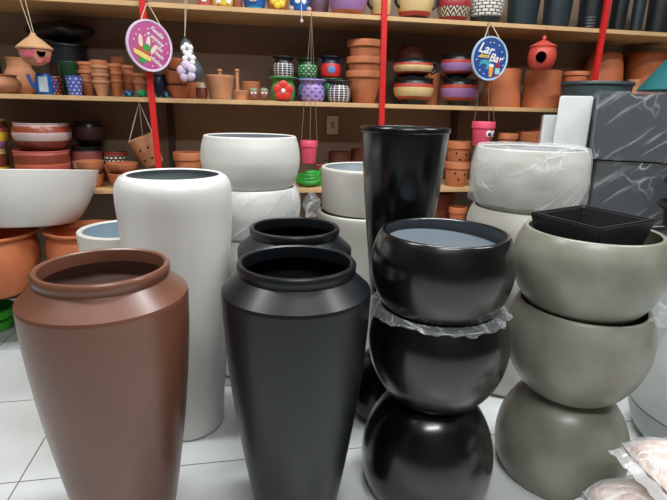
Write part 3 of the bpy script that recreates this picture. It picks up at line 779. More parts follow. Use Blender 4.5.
on_surf(-r*.42, hb*.75, r*.96, r*.42, blossom, t, 'blossom', .12, 5); on_surf(r*.72, hb*.45, r*.9, r*.25, blossom, t, 'blossom', .15, 5); on_surf(r*.2, hb*.3, r*.82, r*.2, blossom, t, 'blossom', .2, 5)
def cord(par, pts, r=.0022, nm='cord', m=None): return finish(nm, tube(pts, r, 6), m or cordm, par)
zh = TOP-.01
for d, dx in ((-.004, -.022), (.004, .002)): cord(t, [(d, 0, hb+(za-zr)), (dx-.02, 0, zh+.03-zb)], .002)
# turtles and other tiny ornaments
def turtle(label, px, hw, Y, z, ms, grp):
    X, h, r = dims(px, 0, hw, Y, z)
    t = thing('turtle_ornament', label, 'ornament', (X, Y, z+.0005), group=grp)
    bm = bmesh.new(); ball((0, 0, r*.62), r*.85, r*.8, r*.6, 18, bm); finish('shell', bm, ms[0], t)
    bm = bmesh.new(); ball((r*.3, -r*.85, r*.40), r*.32, r*.32, r*.32, 12, bm); finish('head', bm, ms[1], t)
    bm = bmesh.new()
    for sx in (-1, 1):
        for sy in (-1, 1): ball((sx*r*.62, sy*r*.55, r*.14), r*.26, r*.26, r*.14, 10, bm)
    finish('feet', bm, ms[1], t)
gl = C('glaze_blue', (42, 74, 108), .15); gg = C('glaze_green', (48, 148, 92), .15); gt = C('glaze_teal', (56, 130, 150), .15)
turtle('small glossy dark blue turtle ornament on the middle shelf edge', 128, 6.5, 2.735, MID, (gl, gt), 'turtle ornaments')
turtle('small glossy green turtle ornament beside the dark blue one', 141.5, 6.5, 2.735, MID, (gg, gg), 'turtle ornaments')
jar('dark navy glazed jar right of the left red post', 161.5, 75, 8, 2.84, MID, navy, ROUND)
turtle('small navy and teal turtle ornament right of the red post', 165, 6.5, 2.75, MID, (navy, gt), 'turtle ornaments')
# three rough terracotta bowls stacked by the gourd
rough_shape = [(.62, 0), (.80, .1), (.94, .5), (1.0, .9), (1.0, 1.0)]
X = xat(177, 2.80, MID+.05)
zz = [MID, zat(X, 2.80, 86), zat(X, 2.80, 72)]
labs = ['lowest rough orange bowl in the stack by the flowered gourd', 'middle rough orange bowl in the stack by the flowered gourd', 'topmost tilted rough orange bowl beside the flowered gourd']
tops = [86, 72, 59]
for i in range(3):
    o = thing('rough_bowl', labs[i], 'bowl', (X+(.004, -.004, .006)[i], 2.80, zz[i]+.001+(0.004 if i else 0)), (0, (0, .03, .10)[i], 0), 'rough orange bowls')
    h = zat(X, 2.8, tops[i])-zz[i]-.004; r = msz(11, X, 2.8, zz[i])
    finish('body', vessel(cr([(a*r, b*h) for a, b in rough_shape], 4), .005, seg=32), terra3, o)
jar('plain terracotta pot half hidden by the flowered gourd', 192, 80, 8, 2.92, MID, terra3, rough_shape, name='small_pot', cat='pot')
jar('small brown ornament with pale opening under the flowered gourd', 201.5, 83, 6, 2.77, MID, [brownp, C('pale_opening', (206, 176, 146))], [(.8, 0), (1, .3), (.9, .7), (.75, 1)], name='clay_ornament', cat='ornament', bands=[(.7, 0), (2, 1)])
# flowered gourd hanging
HY2 = 2.655
X = xat(193.5, HY2, 1.25); zb = zat(X, HY2, 82); zt = zat(X, HY2, 38); h = zt-zb; r = msz(11.5, X, HY2, 1.2)
t = thing('hanging_gourd', 'hanging slate gourd painted with large white flowers', 'ornament', (X, HY2, zb), (0, math.radians(-9), 0))
gourd = C('gourd_slate', (74, 86, 94), .5)
finish('body', lathe(cr([(0, 0), (r*.6, .003), (r*.97, h*.16), (r, h*.28), (r*.75, h*.48), (r*.55, h*.62), (r*.58, h*.75), (r*.45, h*.9), (r*.15, h*.98), (0, h)], 5), 36), gourd, t, sharp=70)
lil = C('petal_lilac', (214, 196, 220)); cent = C('flower_centre_teal', (46, 72, 78))
def gflower(cx, cz, rad, rr, m_, n=5):
    f = on_surf(cx, cz, rad, rr, m_, t, 'flower', .3, n)
    on_surf(cx, cz, rad+rr*.22, rr*.32, cent, f, 'flower_centre', .3)
gflower(-r*.35, h*.24, r*1.0, r*.78, lil); gflower(r*.05, h*.50, r*.72, r*.5, whitep); gflower(r*.05, h*.74, r*.58, r*.46, whitep)
finish('stem', tube([(0, 0, h*.97), (.002, 0, h*1.05)], .006, 8), C('stem_green', (52, 86, 66)), t)
Pm = t.matrix_basis @ Vector((0, 0, h*1.03))
loc_top = (.035, 0, TOP-.012-zb)
cd_ = thing  # cord: straight up to the shelf
inv = t.matrix_basis.inverted()
up = inv @ Vector((X-.012, HY2, TOP+.008)); cord(t, [(0, 0, h*1.03), up], .002); up2 = inv @ Vector((X-.022, HY2, TOP+.008)); cord(t, [(0.002, 0, h*1.03), up2], .002)
# mortars with pestles
def mortar(label, px, ytop, hw, Y, pyk, pdx):
    X, h, r = dims(px, ytop, hw, Y, MID)
    t = thing('mortar', label, 'mortar', (X, Y, MID+.0005), group='clay mortars')
    finish('body', vessel(cr([(r*.72, 0), (r*.76, h*.06), (r*.80, h*.3), (r*.93, h*.75), (r, h*.95), (r, h)], 4), .008, seg=36), terra2, t)
    hp = zat(X, Y, pyk)-MID
    finish('pestle', lathe(cr([(0, h*.2), (.014, h*.22), (.011, h*.6), (.009, hp*.85), (.013, hp*.93), (.010, hp*.985), (0, hp)], 4), 16, M=Matrix.Translation((pdx, 0, 0))), terra2, t)
mortar('wide clay mortar with a short pestle knob showing', 220.5, 76, 14.5, 2.77, 69, .0)
mortar('small clay mortar with a tall upright pestle', 241, 91, 7.5, 2.76, 69, -.018)
jar('brown clay dish at the back behind the little owls', 251, 82, 9, 2.95, MID, terra, rough_shape, name='clay_dish', cat='dish')
def owl(label, px):
    X, h, r = dims(px, 88, 6, 2.76, MID)
    t = thing('owl_ornament', label, 'ornament', (X, 2.76, MID+.0005), group='little owl ornaments')
    finish('body', ball((0, 0, h*.48), r*.85, r*.8, h*.48, 18), C('owl_brown', (136, 92, 74)), t)
    bm = bmesh.new(); ball((0, 0, h*.80), r*.72, r*.7, h*.22, 14, bm); finish('cap', bm, C('owl_green', (136, 156, 122)), t)
    for s in (-1, 1): finish('eye', ball((s*r*.3, -r*.74, h*.58), r*.2, r*.1, r*.2, 10), whitep, t)
owl('little brown owl ornament, left of the two by the green pot', 253.5); owl('little brown owl ornament touching the green flowered pot', 264)

# painted pots, two rows
gridm = pattern('black_white_grid', 'grid', (46, 34, 38), (226, 222, 222), 14, 84, .22)
gdots = pattern('green_white_dots', 'dots', (30, 122, 62), (236, 240, 232), 12, 70, .2)
pdots = pattern('purple_navy_dots', 'dots', (166, 140, 208), (54, 40, 92), 9, 50, .2)
PP = [(.66, 0), (.82, .10), (.90, .35), (.86, .62), (.74, .80), (.80, .88), (1.0, .96), (1.0, 1.0)]
def ppot(label, px, ytop, hw, Y, z, mats, bands=None, h=None): return jar(label, px, ytop, hw, Y, z, mats, PP, name='painted_pot', cat='flowerpot', bands=bands, group='painted pots on the middle shelf', h=h, inner=0)
greenp = C('pot_green', (70, 142, 72)); purp = C('pot_purple', (166, 140, 208))
o = ppot('green painted pot with a big red flower', 283, 77.5, 13.5, 2.76, MID, greenp)
on_surf(-.004, o['_h']*.42, o['_r']*.89, o['_r']*.62, redp, o, 'flower', .14, 5); on_surf(-.004, o['_h']*.42, o['_r']*.89+.006, o['_r']*.16, whitep, o, 'flower_centre', .3)
ppot('purple painted pot with dark dots under the dotted green one', 312.5, 80, 13.5, 2.785, MID, [pdots, purp], bands=[(.8, 0), (2, 1)])
ppot('black pot with white grid lines in the front row', 339, 81, 12.5, 2.76, MID, [gridm, C('pot_black', (48, 38, 40))], bands=[(.82, 0), (2, 1)])
backs = []
for i, (px, hw, m, lab) in enumerate(((284, 11.5, redp, 'red painted pot hidden behind the green flowered pot'), (308, 11.5, C('pot_blue_teal', (52, 130, 162)), 'teal painted pot behind the purple dotted one'), (331, 11.5, C('pot_green_dark', (36, 96, 60)), 'dark green painted pot behind the front grid pot'))):
    backs.append(ppot(lab, px, 79, hw-.2, 2.93, MID, m))
def top_on(b, label, px, ytop, hw, mats, bands): 
    z = b.location.z+b['_h']+.002
    return ppot(label, px, ytop, hw, 2.93, z, mats, bands)
top_on(backs[0], 'black pot with white grid lines, stacked above the red flower', 283.5, 57, 11.5, [gridm, C('pot_black', (48, 38, 40))], [(.72, 0), (2, 1)])
top_on(backs[1], 'green pot with white dots stacked above the purple one', 307.5, 59, 11, [gdots, dkgreen], [(.72, 0), (2, 1)])
o = top_on(backs[2], 'navy pot with red patches and blue stripe in the upper row', 330.5, 57, 11.5, [redp, navy], [(.66, 0), (2, 1)])
on_surf(-.004, o['_h']*.38, o['_r']*.88, o['_r']*.32, C('stripe_blue', (84, 140, 196)), o, 'stripe', .15)
# big terracotta stack left of the middle post
potstack(lambda i: ['lowest large terracotta pot of the three beside the middle post', 'middle large terracotta pot of the three beside the middle post', 'topmost large terracotta pot of the three beside the middle post'][i], 364, (71.5, 57.5, 41), 18.5, 2.87, MID, terra, rimf=.22, bot=.58, group='large terracotta pots by the middle post')

# right section: banded bowls
BAND = [(.52, 0), (.58, .05), (.60, .12), (.86, .28), (.98, .48), (1.0, .66), (.97, .82), (.93, .90), (.98, 1.0)]
def banded(label, px, ytop, hw, Y, z, body, h=None, grp=None):
    return jar(label, px, ytop, hw, Y, z, [black, redband, body], BAND, name='banded_bowl', cat='bowl', bands=[(.20, 0), (.30, 1), (.66, 2), (.80, 1), (2, 0)], group=grp, h=h)
def handle(o, side, m=black):
    r, h = o['_r'], o['_h']
    finish('handle', tube([(side*(r*.92+.028*math.sin(a)), -.02, h*.58+h*.30*math.cos(a)) for a in [PI*k/8 for k in range(9)]], .008, 10), m, o)
a = banded('cream, red and black banded bowl at the bottom of its pair', 413, 79, 20, 2.80, MID, cream, grp='banded bowls')
b = banded('cream, red and black banded bowl on top of its pair', 413, 60, 20, 2.80, MID+a['_h']+.003, cream, grp='banded bowls'); handle(b, 1)
a = banded('purple, red and black banded bowl at the bottom of its pair', 459, 80, 20, 2.80, MID, purple, grp='banded bowls')
b = banded('purple, red and black banded bowl on top of its pair', 458, 56, 18, 2.80, MID+a['_h']+.003, purple, grp='banded bowls')
jar('round dark brown clay jar at the back above the cream bowls', 408, 47, 13.5, 2.98, MID, C('dark_clay', (116, 58, 44), .7), [(.6, 0), (.75, .2), (.8, .5), (.95, .78), (.95, .88), (.6, 1.0)], name='clay_jar')
jar('terracotta cylinder pot behind the cream banded bowls', 431, 74, 9, 2.95, MID, terra, [(.85, 0), (.9, .1), (1, .95), (1, 1)], name='cylinder_pot', cat='pot')
jar('tall terracotta pot behind the blue round sign', 501, 70, 19.5, 2.84, MID, terra3, [(1, 0), (1, .1), (.93, .5), (.90, .95), (.90, 1)], name='tall_pot', cat='pot', group='tall terracotta pots')
jar('tall terracotta pot under the red hanging birdhouse', 540, 71.5, 20, 2.84, MID, terra3, [(1, 0), (1, .1), (.94, .5), (.92, .95), (.92, 1)], name='tall_pot', cat='pot', group='tall terracotta pots')
flowerpot('terracotta dish with rim right of the red birdhouse', 573, 72, 14, 2.79, MID, terra3, .12, .7)
jar('round terracotta pot turned upside down left of the teal pot', 598, 54, 21, 2.97, MID, terra3, [(.80, 0), (.95, .15), (1, .4), (.96, .68), (.82, .92), (.70, 1.0)], name='round_pot', cat='pot', lipround=False, t=.01)
jar('upright terracotta pot with flat rim beside the right red post', 638, 54, 20, 2.98, MID, terra3, [(.55, 0), (.68, .12), (.86, .45), (.97, .8), (1, .95), (.97, 1.0)], name='round_pot', cat='pot', t=.01)
jar('small terracotta piece peeking over the slate tub', 631, 80, 7, 2.76, MID, terra2, rough_shape, name='small_pot', cat='pot')
# red birdhouse
X = xat(538, HY, 1.25); zb = zat(X, HY, 70); zr = zat(X, HY, 47); za = zat(X, HY, 38.5); r = msz(14.3, X, HY, 1.25); hb = zr-zb
t = thing('hanging_birdhouse', 'hanging glossy red clay birdhouse with knobbed lid', 'birdhouse', (X, HY, zb), (0, 0, math.radians(-28)))
redclay = C('red_clay', (204, 78, 66), .4)
finish('body', lathe(cr([(0, 0), (r*.6, .002), (r*.92, hb*.3), (r, hb*.6), (r*.92, hb*.9), (r*.85, hb), (0, hb*1.01)], 5), 40), redclay, t, sharp=60)
finish('lid', lathe(cr([(r*.86, hb-.003), (r*.98, hb), (r*.92, hb+.006), (r*.5, hb+(za-zr)*.5), (r*.2, hb+(za-zr)*.75), (0, hb+(za-zr)*.8)], 4), 40), redclay, t)
finish('knob', ball((0, 0, hb+(za-zr)*1.0), r*.16, r*.16, r*.2, 12), redclay, t)
on_surf(-r*.12, hb*.52, r*.99, r*.38, holeblk, t, 'entrance_hole', .1)
cord(t, [(0, 0, hb+(za-zr)), (.004, 0, TOP-.02-zb)], .0018, m=darkwood)

# round signs
def sign(label, px, py, hw, hh, Y, rz, ry, face, rimm, hookpx, hooky):
    P = plane(px, py, Y); R = msz(hh, P.x, Y, P.z)
    t = thing('round_sign', label, 'sign', P, (0, ry, rz))
    Mx = Matrix.Rotation(PI/2, 4, 'X')
    bm = lathe([(0, -.006), (R*.97, -.006), (R, -.003), (R, .003), (R*.985, .0075), (R*.93, .0075), (R*.90, .004), (0, .004)], 56, M=Mx)
    finish('board', bm, rimm, t, sharp=30)
    finish('face', disc(R*.90, -.0035, th=.0015, seg=56), face, t, smooth=False)
    hk = t.matrix_basis.inverted() @ plane(hookpx, hooky, FRONT-.006)
    for s in (-1, 1): cord(t, [(s*R*.42, 0, R*.90), hk], .0028)
    finish('hook', ball(hk, .006, .006, .006, 10), darkwood, t)
    return t, R
pinkface = pattern('sign_pink', 'dots', (206, 92, 160), (206, 92, 160), 4, 4)
pinkface = mat('sign_pink_print', (186, 84, 142), .45, .08, 20); blueface = mat('sign_blue_print', (38, 74, 140), .45, .1, 20)
t, R = sign('round pink sign with white lettering hung on the left red post', 149.7, 46, 22, 26.2, 2.625, math.radians(38), math.radians(8), pinkface, C('sign_rim_lilac', (222, 204, 226)), 147, 2)
Y0 = -.0056
for i, (s, x, z) in enumerate((('Família', .26, .58), ('e amigos', .20, .32), ('são', .40, -.01), ('bem', .42, -.28), ('vindos', .28, -.53))):
    text_mesh('lettering', s, R*.23, whitep, t, (x*R-.0, Y0, z*R), rot=math.radians(-27), shear=.25, offset=.0006)
# cheerful utensils with a ribbon
for (x, z, h, a) in ((-.42, .10, .34, .15), (-.10, .06, .40, -.05), (.16, -.10, .30, -.5)):
    b_ = disc(R*.09, Y0, c=(x*R, z*R), sz=h/.12, th=.001, rot=a, seg=20); finish('painted_spoon', b_, C('sign_cream', (236, 214, 190)), t, smooth=False)
finish('painted_basket', poly([(-.55*R, -.06*R), (.02*R, -.20*R), (-.05*R, -.48*R), (-.48*R, -.36*R)], Y0, .0012), C('sign_brown', (182, 96, 62)), t, smooth=False)
finish('painted_leaf', disc(R*.15, Y0, c=(-.14*R, -.10*R), th=.0016, seg=20), green, t, smooth=False)
finish('painted_leaf', disc(R*.14, Y0, c=(-.30*R, -.60*R), sx=1.2, th=.0016, seg=20), green, t, smooth=False)
finish('painted_ribbon', poly([(-.72*R, -.24*R), (-.40*R, -.30*R), (.05*R, -.44*R), (.06*R, -.62*R), (-.32*R, -.52*R), (-.66*R, -.42*R)], Y0, .002), C('sign_ribbon', (232, 206, 120)), t, smooth=False)
bm = bmesh.new()
for (x, z) in ((-.7, .1), (-.5, .5), (-.15, .62), (-.25, .35), (.1, .2), (.7, .25), (.15, -.75), (.5, -.68), (-.62, .3), (.78, -.1)): disc(R*.03, Y0, bm, 10, (x*R, z*R), th=.001)
finish('painted_dots', bm, whitep, t, smooth=False)
t, R = sign('round blue sign lettered Lar doce Bar hung from the upper shelf', 489.6, 58.7, 18.5, 22, 2.60, math.radians(8), math.radians(2), blueface, C('sign_rim_blue', (172, 198, 224)), 490.5, 22)
text_mesh('lettering', 'Lar', R*.62, whitep, t, (-.30*R, Y0, .40*R), rot=math.radians(-8), shear=.3, offset=.0012)
text_mesh('lettering', 'doce', R*.27, yellow, t, (-.34*R, Y0, .10*R), rot=math.radians(0), shear=.2, offset=.0006)
text_mesh('lettering', 'Bar', R*.52, whitep, t, (.30*R, Y0, .02*R), rot=math.radians(-6), shear=.3, offset=.0012)
finish('painted_glass', poly([(-.02*R, -.32*R), (.24*R, -.32*R), (.20*R, -.82*R), (.04*R, -.82*R)], Y0, .001), C('beer_amber', (236, 168, 62)), t, smooth=False)
finish('painted_foam', disc(R*.14, Y0, c=(.11*R, -.30*R), sz=.55, th=.0014, seg=20), whitep, t, smooth=False)
finish('painted_bottle', poly([(.34*R, -.78*R), (.62*R, -.78*R), (.62*R, -.30*R), (.54*R, -.14*R), (.52*R, .02*R), (.44*R, .02*R), (.43*R, -.14*R), (.34*R, -.30*R)], Y0, .001), C('bottle_red', (150, 46, 76)), t, smooth=False)
finish('painted_label', poly([(.35*R, -.66*R), (.61*R, -.66*R), (.61*R, -.40*R), (.35*R, -.40*R)], Y0, .0016), C('label_teal', (150, 208, 210)), t, smooth=False)
bm = poly([(-.50*R, -.12*R), (-.30*R, -.06*R), (.02*R, -.10*R), (.04*R, -.28*R), (-.08*R, -.50*R), (-.20*R, -.48*R), (-.14*R, -.30*R), (-.34*R, -.24*R), (-.58*R, -.36*R)], Y0, .001)
finish('painted_cheers', bm, C('sign_teal', (70, 156, 164)), t, smooth=False)
bm = bmesh.new()
for (x, z) in ((-.6, .3), (-.75, -.1), (-.5, -.55), (-.25, -.7), (.6, .35), (.1, .72), (.4, .62), (.75, .1), (.76, -.25), (-.1, .7), (-.65, .05)): disc(R*.03, Y0, bm, 10, (x*R, z*R), th=.001)
finish('painted_dots', bm, whitep, t, smooth=False)

# ------------------------------------------------------------------ lower shelf
def banded2(label, px, ytop, hw, Y, z, mats, bands, shape=None, h=None, grp=None, name='striped_pot'):
    return jar(label, px, ytop, hw, Y, z, mats, shape or [(.62, 0), (.76, .08), (.92, .32), (1.0, .58), (.97, .80), (.92, .92), (.94, 1.0)], name=name, cat='pot', bands=bands, h=h, group=grp, inner=0)
LY = 2.865
clayb = C('clay_brown', (138, 66, 48), .3); mauve = C('glaze_mauve', (202, 178, 174)); orange = C('clay_orange', (216, 112, 72))
pk = banded2('pink bowl with brown band under the white striped pot', 45, 150, 29, LY, LOW, [pinkdull, orange, clayb, C('pink_lip', (216, 112, 104))], [(.60, 0), (.68, 1), (.92, 2), (2, 3)], shape=[(.6, 0), (.78, .1), (.92, .35), (.98, .6), (.99, .85), (.97, .94), (1, 1)], grp='striped pots on the lower shelf')
banded2('brown pot with white stripes on the pink bowl', 43, 123, 30.5, LY, LOW+pk['_h']+.003, [clayb, mauve, C('clay_red', (150, 72, 50), .3)], [(.36, 0), (.68, 1), (.90, 2), (2, 1)], grp='striped pots on the lower shelf')
yb = banded2('yellow and brown banded pot at the far left of the lower shelf', -7, 149, 19, LY, LOW, [yellow, brownp, cream], [(.55, 0), (.88, 1), (2, 2)], grp='yellow banded pots')
banded2('yellow, pink and brown banded pot on top of its twin', -8, 119, 18, LY, LOW+yb['_h']+.003, [purple, yellow, pinkdull, brownp, cream], [(.25, 0), (.6, 1), (.72, 2), (.93, 3), (2, 4)], grp='yellow banded pots')
dp = C('dark_plum', (78, 54, 56), .5)
sb_ = banded2('plum and white striped pot behind the terracotta bowls', 90, 146, 17, 2.96, LOW, [C('plum', (128, 66, 62)), mauve, C('plum', (128, 66, 62)), black], [(.45, 0), (.62, 1), (.88, 2), (2, 3)], grp='plum pots')
banded2('dark plum pot with black bands at the back', 90, 122, 16, 2.99, LOW+sb_['_h']+.003, [black, dp], [(.28, 0), (.8, 1), (2, 0)], grp='plum pots')
DISH = [(.55, 0), (.7, .1), (.9, .5), (.98, .85), (1.0, 1.0)]
def dish(label, px, ytop, hw, Y, z, m=terra, h=None, grp='terracotta bowls on the lower shelf'): return jar(label, px, ytop, hw, Y, z, m, DISH, name='terracotta_bowl', cat='bowl', group=grp, h=h)
d1 = dish('terracotta bowl at the bottom of the left pair on the lower shelf', 92, 174, 13, 2.80, LOW)
dish('terracotta bowl on top of the left pair, before the plum pot', 90, 161, 14.5, 2.80, LOW+d1['_h']+.002, terra)
d2 = dish('terracotta bowl at the bottom of the pair below the slotted pot', 123, 173, 15, 2.78, LOW)
dish('terracotta bowl on top of the pair below the slotted pot', 122, 163, 16.5, 2.78, LOW+d2['_h']+.002, terra)
flor = pattern('flower_band', 'dots', (40, 34, 36), (220, 214, 204), 16, 60, .36)
d3 = jar('plain clay pot under the flower banded bowl', 116, 165, 11, 2.95, LOW, terra, DISH, name='clay_pot', cat='pot')
jar('small bowl with dark flower band and red lip', 116, 152, 12, 2.95, LOW+d3['_h']+.002, [flor, C('lip_red', (160, 66, 56))], [(.8, 0), (.95, .2), (1, .6), (.96, .8), (1, 1)], name='flower_bowl', cat='bowl', bands=[(.75, 0), (2, 1)])
# hanging slotted pot, tilted
HY3 = 2.80
rimc = plane(140.5, 137, HY3); botc = plane(154.5, 164, HY3)
ax = (rimc-botc); h = ax.length; rot = math.atan2(ax.x, ax.z)
t = thing('hanging_pot', 'tilted terracotta pot with slots hanging on white strings', 'flowerpot', botc, (math.radians(4), rot, 0))
r = msz(14, rimc.x, HY3, rimc.z)
finish('body', vessel([(r*.72, 0), (r*.75, .004), (r*.97, h*.93), (r, h)], .006, seg=36), terra2, t)
for zf, a in ((.62, -1.9), (.62, -1.2), (.25, -2.1), (.25, -1.3), (.25, -.6)):
    rr = r*(.75+.22*zf); finish('slot', ball((rr*math.cos(a), rr*math.sin(a), h*zf), .007, .007, .004, 10), holeblk, t)
hk = t.matrix_basis.inverted() @ Vector((xat(139, 2.74, MID-TH), 2.74, MID-TH-.002))
for a in (PI, 0, .5*PI): cord(t, [(r*.96*math.cos(a), r*.96*math.sin(a), h*.97), hk], .0022, m=whitep)
turtle('small blue and purple ornament behind the left red post', 171.5, 7.5, 2.78, LOW+.0, (blue, purple), 'turtle ornaments')
o = bpy.data.objects[-1] if False else None
flowerpot('terracotta pot left of the topmost white bowl on the lower shelf', 189, 152, 14.5, 2.84, LOW, terra, .24, .7)
# pink hanging pots
def hanger(name, label, px, ytop, ybot, hw, Y, cords, rimm, facem, hooks):
    X = xat(px, Y, .9); zt = zat(X, Y, ytop); zb = zat(X, Y, ybot); h = zt-zb; r = msz(hw, X, Y, (zt+zb)/2)
    t = thing(name, label, 'flowerpot', (X, Y, zb), group='pink hanging pots')
    finish('body', vessel([(r*.74, 0), (r*.78, .004), (r*.92, h*.72), (r*.92, h*.98)], .004, seg=36, lipround=False), facem, t)
    finish('rim', ring(r*.90, r, h*.72, h, 36), rimm, t)
    hk = Vector((hooks[0]-X, hooks[1]-Y, hooks[2]-zb))
    for a in (-.1, PI+.1, -PI/2): cord(t, [(r*.93*math.cos(a), r*.93*math.sin(a), h*.97), hk], .0016, m=C('brown_cord', (132, 108, 88), .9))
    return t, r, h
hanger('hanging_pot', 'plain hot pink pot hanging on thin cords below the purple pot', 309, 140.5, 163, 8.6, 2.665, 3, pinkp, pinkp, (xat(311.5, 2.672, TOP), 2.672, TOP-.012))
t, r, h = hanger('hanging_pot', 'hot pink hanging pot with two cartoon eyes', 481, 121.5, 146, 12, 2.665, 3, pinkp, pinkp, (xat(488, 2.672, TOP), 2.672, TOP-.012))
for dx in (.12, .62):
    e = on_surf(r*dx, h*.52, r*.92, r*.29, whitep, t, 'eye', .2); on_surf(r*(dx+.04), h*.50, r*.92+r*.04, r*.17, navy, e, 'pupil', .4)
on_surf(r*.4, h*.24, r*.90, r*.10, black, t, 'mouth', .3)
# green coil
leaf = C('leaf_green', (58, 170, 72), .35)
X = xat(309, 2.80, LOW+.03)
t = thing('green_coil', 'bright green plastic coil heaped on the lower shelf', 'coil', (X, 2.80, LOW))
bm = bmesh.new(); pts = []
for k in range(70):
    a = k*.30; rr = .062-.012*(k/70)+.008*math.sin(k*.9); pts.append((rr*math.cos(a), rr*.8*math.sin(a), .017+.055*k/70+.004*math.sin(k*.7)))
tube(pts, .016, 10, bm); finish('coil', bm, leaf, t)
bm = bmesh.new(); tube([(.05, .02, .07), (.085, .0, .10), (.10, -.01, .135)], .012, 10, bm, (1, .9, .6)); finish('end', bm, leaf, t)
# dark brown pieces at the back
dkb = C('dark_brown_clay', (96, 50, 38), .7)
for px, yt, hw, lab in ((339, 152, 11, 'low dark brown bowl at the back under the wall switch'), (359, 149, 9, 'dark brown pot at the back beside the drum planter')):
    jar(lab, px, yt, hw, 2.98, LOW, dkb, DISH, name='brown_bowl', cat='bowl', group='dark brown bowls')
jar('dark red patterned bowl beside the green coil', 321, 164, 6.5, 2.92, LOW, pattern('red_pattern', 'dots', (120, 44, 40), (206, 176, 150), 10, 60, .2), DISH, name='patterned_bowl', cat='bowl')
# right part of the lower shelf
potstack(lambda i: ['lower pot of the holed terracotta pair right of the tall black planter', 'upper pot of the holed terracotta pair right of the tall black planter'][i], 456, (161, 141), 13, 2.80, LOW, terra, rimf=.3, bot=.76, group='holed terracotta pots', holes=((-1.75, .3), (-1.2, .5), (-2.1, .55)))
flowerpot('small terracotta pot right of the pink pot with eyes', 503, 133, 10.5, 2.82, LOW, terra, .12, .66)
X, h, r = dims(534, 132, 17, 2.82, LOW)
t = thing('terracotta_bowl', 'wide terracotta bowl tilted on the lower shelf behind the wrapped bowl', 'bowl', (X, 2.82, LOW+.012), (0, math.radians(-8), 0))
finish('body', vessel(cr([(r*.6, 0), (r*.72, h*.2), (r*.9, h*.7), (r, h)], 4), .008, seg=36), terra, t)
# pots on the floor under the shelf
ORD = ['lowest', 'second', 'third', 'fourth', 'topmost']
def floorstack(px, Y, r, h, step, m, what):
    X = xat(px, Y, .55); b = None
    for i in range(5):
        l = (X, Y, .0005+i*step); lab = ORD[i]+what
        if b is None: b = flowerpot(lab, 0, 0, 0, 0, 0, m, .22, .64, 'terracotta pots under the shelf', h=h, loc=l, r=r)
        else: dup(b, l, lab)
floorstack(441, 2.95, .088, .21, .098, C('dark_terracotta', (150, 78, 52), .8), ' dark terracotta pot stacked on the floor under the shelf')  # deeper clay brown than the bright stack beside it
floorstack(458, 2.77, .055, .18, .092, terra3, ' bright terracotta pot stacked on the floor behind the white bowls')

# ------------------------------------------------------------------ upper shelf (only lower parts in frame)
UY_ = 2.775
def upj(label, px, hw, hgt, mats, shape, bands=None, name='painted_pot', cat='flowerpot', grp='pots on the upper shelf', Y=UY_, t=.006):
    X = xat(px, Y, TOP+.05); r = msz(hw, X, Y, TOP+.05)
    o = thing(name, label, cat, (X, Y, TOP+.0005), group=grp)
    finish('body', vessel(cr([(a*r, b*hgt) for a, b in shape], 5), t, seg=40, bands=[(f*hgt, i) for f, i in bands] if bands else None), mats, o, sharp=50)
    o['_r'] = r; o['_h'] = hgt; return o
BELLY = [(.66, 0), (.84, .12), (1, .38), (.98, .58), (.82, .8), (.78, .88), (.92, 1)]
o = upj('dull pink pot with white blossoms at the left of the upper shelf', 204, 8, .12, pinkdull, BELLY); on_surf(.0, .035, o['_r']*.9, .014, whitep, o, 'flower', .3, 5)
o = upj('yellow pot with white flowers on the upper shelf', 222.5, 11.5, .14, [brownp, yellow], BELLY, [(.06, 0), (2, 1)]); on_surf(-.02, .03, o['_r']*.9, .016, whitep, o, 'flower', .3, 5); on_surf(.03, .03, o['_r']*.9, .014, whitep, o, 'flower', .3, 5)
upj('small brown clay pot between the yellow and blue pots', 237.5, 5, .1, C('clay_plain', (150, 88, 66)), BELLY)
o = upj('bright blue pot with pale blue trim on the upper shelf', 254.5, 11.5, .14, [C('aqua', (70, 178, 214)), blue], BELLY, [(.10, 0), (2, 1)]); on_surf(-.01, .055, o['_r']*.97, .022, whitep, o, 'flower', .3, 5)
o = upj('terracotta pot with a big yellow flower on the upper shelf', 277.5, 11, .14, terra, BELLY); on_surf(0, .045, o['_r']*.97, .034, yellow, o, 'flower', .3, 6)
o = upj('blue owl pot with white beads dangling below the shelf edge', 299.5, 9.5, .13, blue, BELLY)
for s in (-1, 1): finish('foot', ball((s*.045, -.035, .014), .014, .014, .014, 12), C('owl_foot', (190, 160, 160)), o)
on_surf(-.015, .05, o['_r']*.98, .014, whitep, o, 'eye', .3); on_surf(.018, .05, o['_r']*.98, .014, whitep, o, 'eye', .3)
cord(o, [(.0, FRONT-.01-UY_, .03), (.002, FRONT-.012-UY_, -.05)], .0015, m=whitep); finish('bead', ball((.002, FRONT-.012-UY_, -.05), .008, .008, .010, 10), C('bead_pink', (216, 190, 196)), o)
o = upj('dusky mauve pot with metal trim left of the big purple pot', 318, 11, .16, C('dusky_mauve', (116, 88, 108), .25), BELLY, Y=2.88)
upj('big purple pot with terracotta foot on the upper shelf', 348, 19, .18, [terra, purple], BELLY, [(.13, 0), (2, 1)])
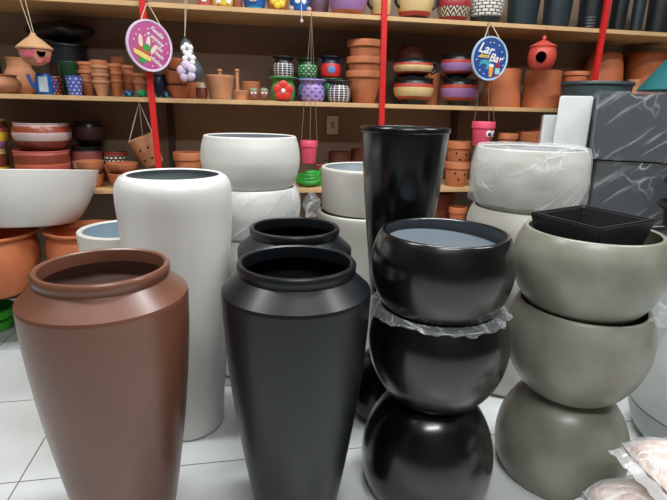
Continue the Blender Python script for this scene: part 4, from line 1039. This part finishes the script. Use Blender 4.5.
o = upj('yellow pot with red foot and black handle behind the middle post', 381, 11, .18, [redband, cream], BELLY, [(.14, 0), (2, 1)], Y=2.82); handle(o, -1)
o = upj('cream pot with red foot and two black handles on the upper shelf', 414.5, 18.5, .2, [black, redband, cream], BELLY, [(.05, 0), (.16, 1), (2, 2)]); handle(o, 1); handle(o, -1)
zig = pattern('zigzag_black_cream', 'zigzag', (40, 36, 36), (206, 194, 170), 16, 36)
upj('red pot with black and cream zigzag band on the upper shelf', 453.5, 17, .20, [C('deep_red', (150, 44, 48)), zig, C('deep_red', (150, 44, 48))], [(.66, 0), (.84, .1), (1, .34), (1, .5), (.9, .75), (.85, 1)], [(.11, 0), (.32, 1), (2, 2)])
brk = pattern('white_brick_black', 'brick', (34, 40, 42), (222, 220, 210), 15, 62, .16)
upj('black pot with white brick pattern on the upper shelf', 485.5, 18, .20, [C('black_foot', (36, 44, 48)), brk], [(.68, 0), (.8, .08), (.95, .3), (1, .55), (.9, .8), (.85, 1)], [(.16, 0), (2, 1)])
TUBP = [(.82, 0), (.84, .03), (.95, .7), (1, 1)]
def tub(label, px, hw, hgt, ribs=0, m=blackplastic, Y=2.80):
    o = upj(label, px, hw, hgt, m, TUBP, name='plastic_pot', cat='flowerpot', grp='dark plastic pots on the upper shelf', Y=Y, t=.004)
    r = o['_r']
    finish('rim', ring(r*.97, r*1.05, hgt-.02, hgt, 40), m, o)
    for k in range(ribs): finish('rib', ring(r*.83, r*.875, .012+k*.016, .020+k*.016, 40), m, o)
dkt = mat('slate_plastic', (36, 48, 54), .35, .12); 
tub('slate plastic pot right of the brick patterned pot', 522, 18, .26, 0, dkt); tub('dark slate plastic pot before the ribbed one', 556, 16, .26, 0, dkt); tub('black plastic pot with ribbed foot left of the right post', 590, 15, .28, 5)
tub('tall slim black plastic pot just right of the red post', 617, 9.5, .30, 0, blackplastic, 2.84); tub('slim slate plastic pot with pale highlight near the right end', 636, 7.5, .30, 0, dkt, 2.80); tub('wide black plastic pot at the right end of the upper shelf', 657, 14, .26)
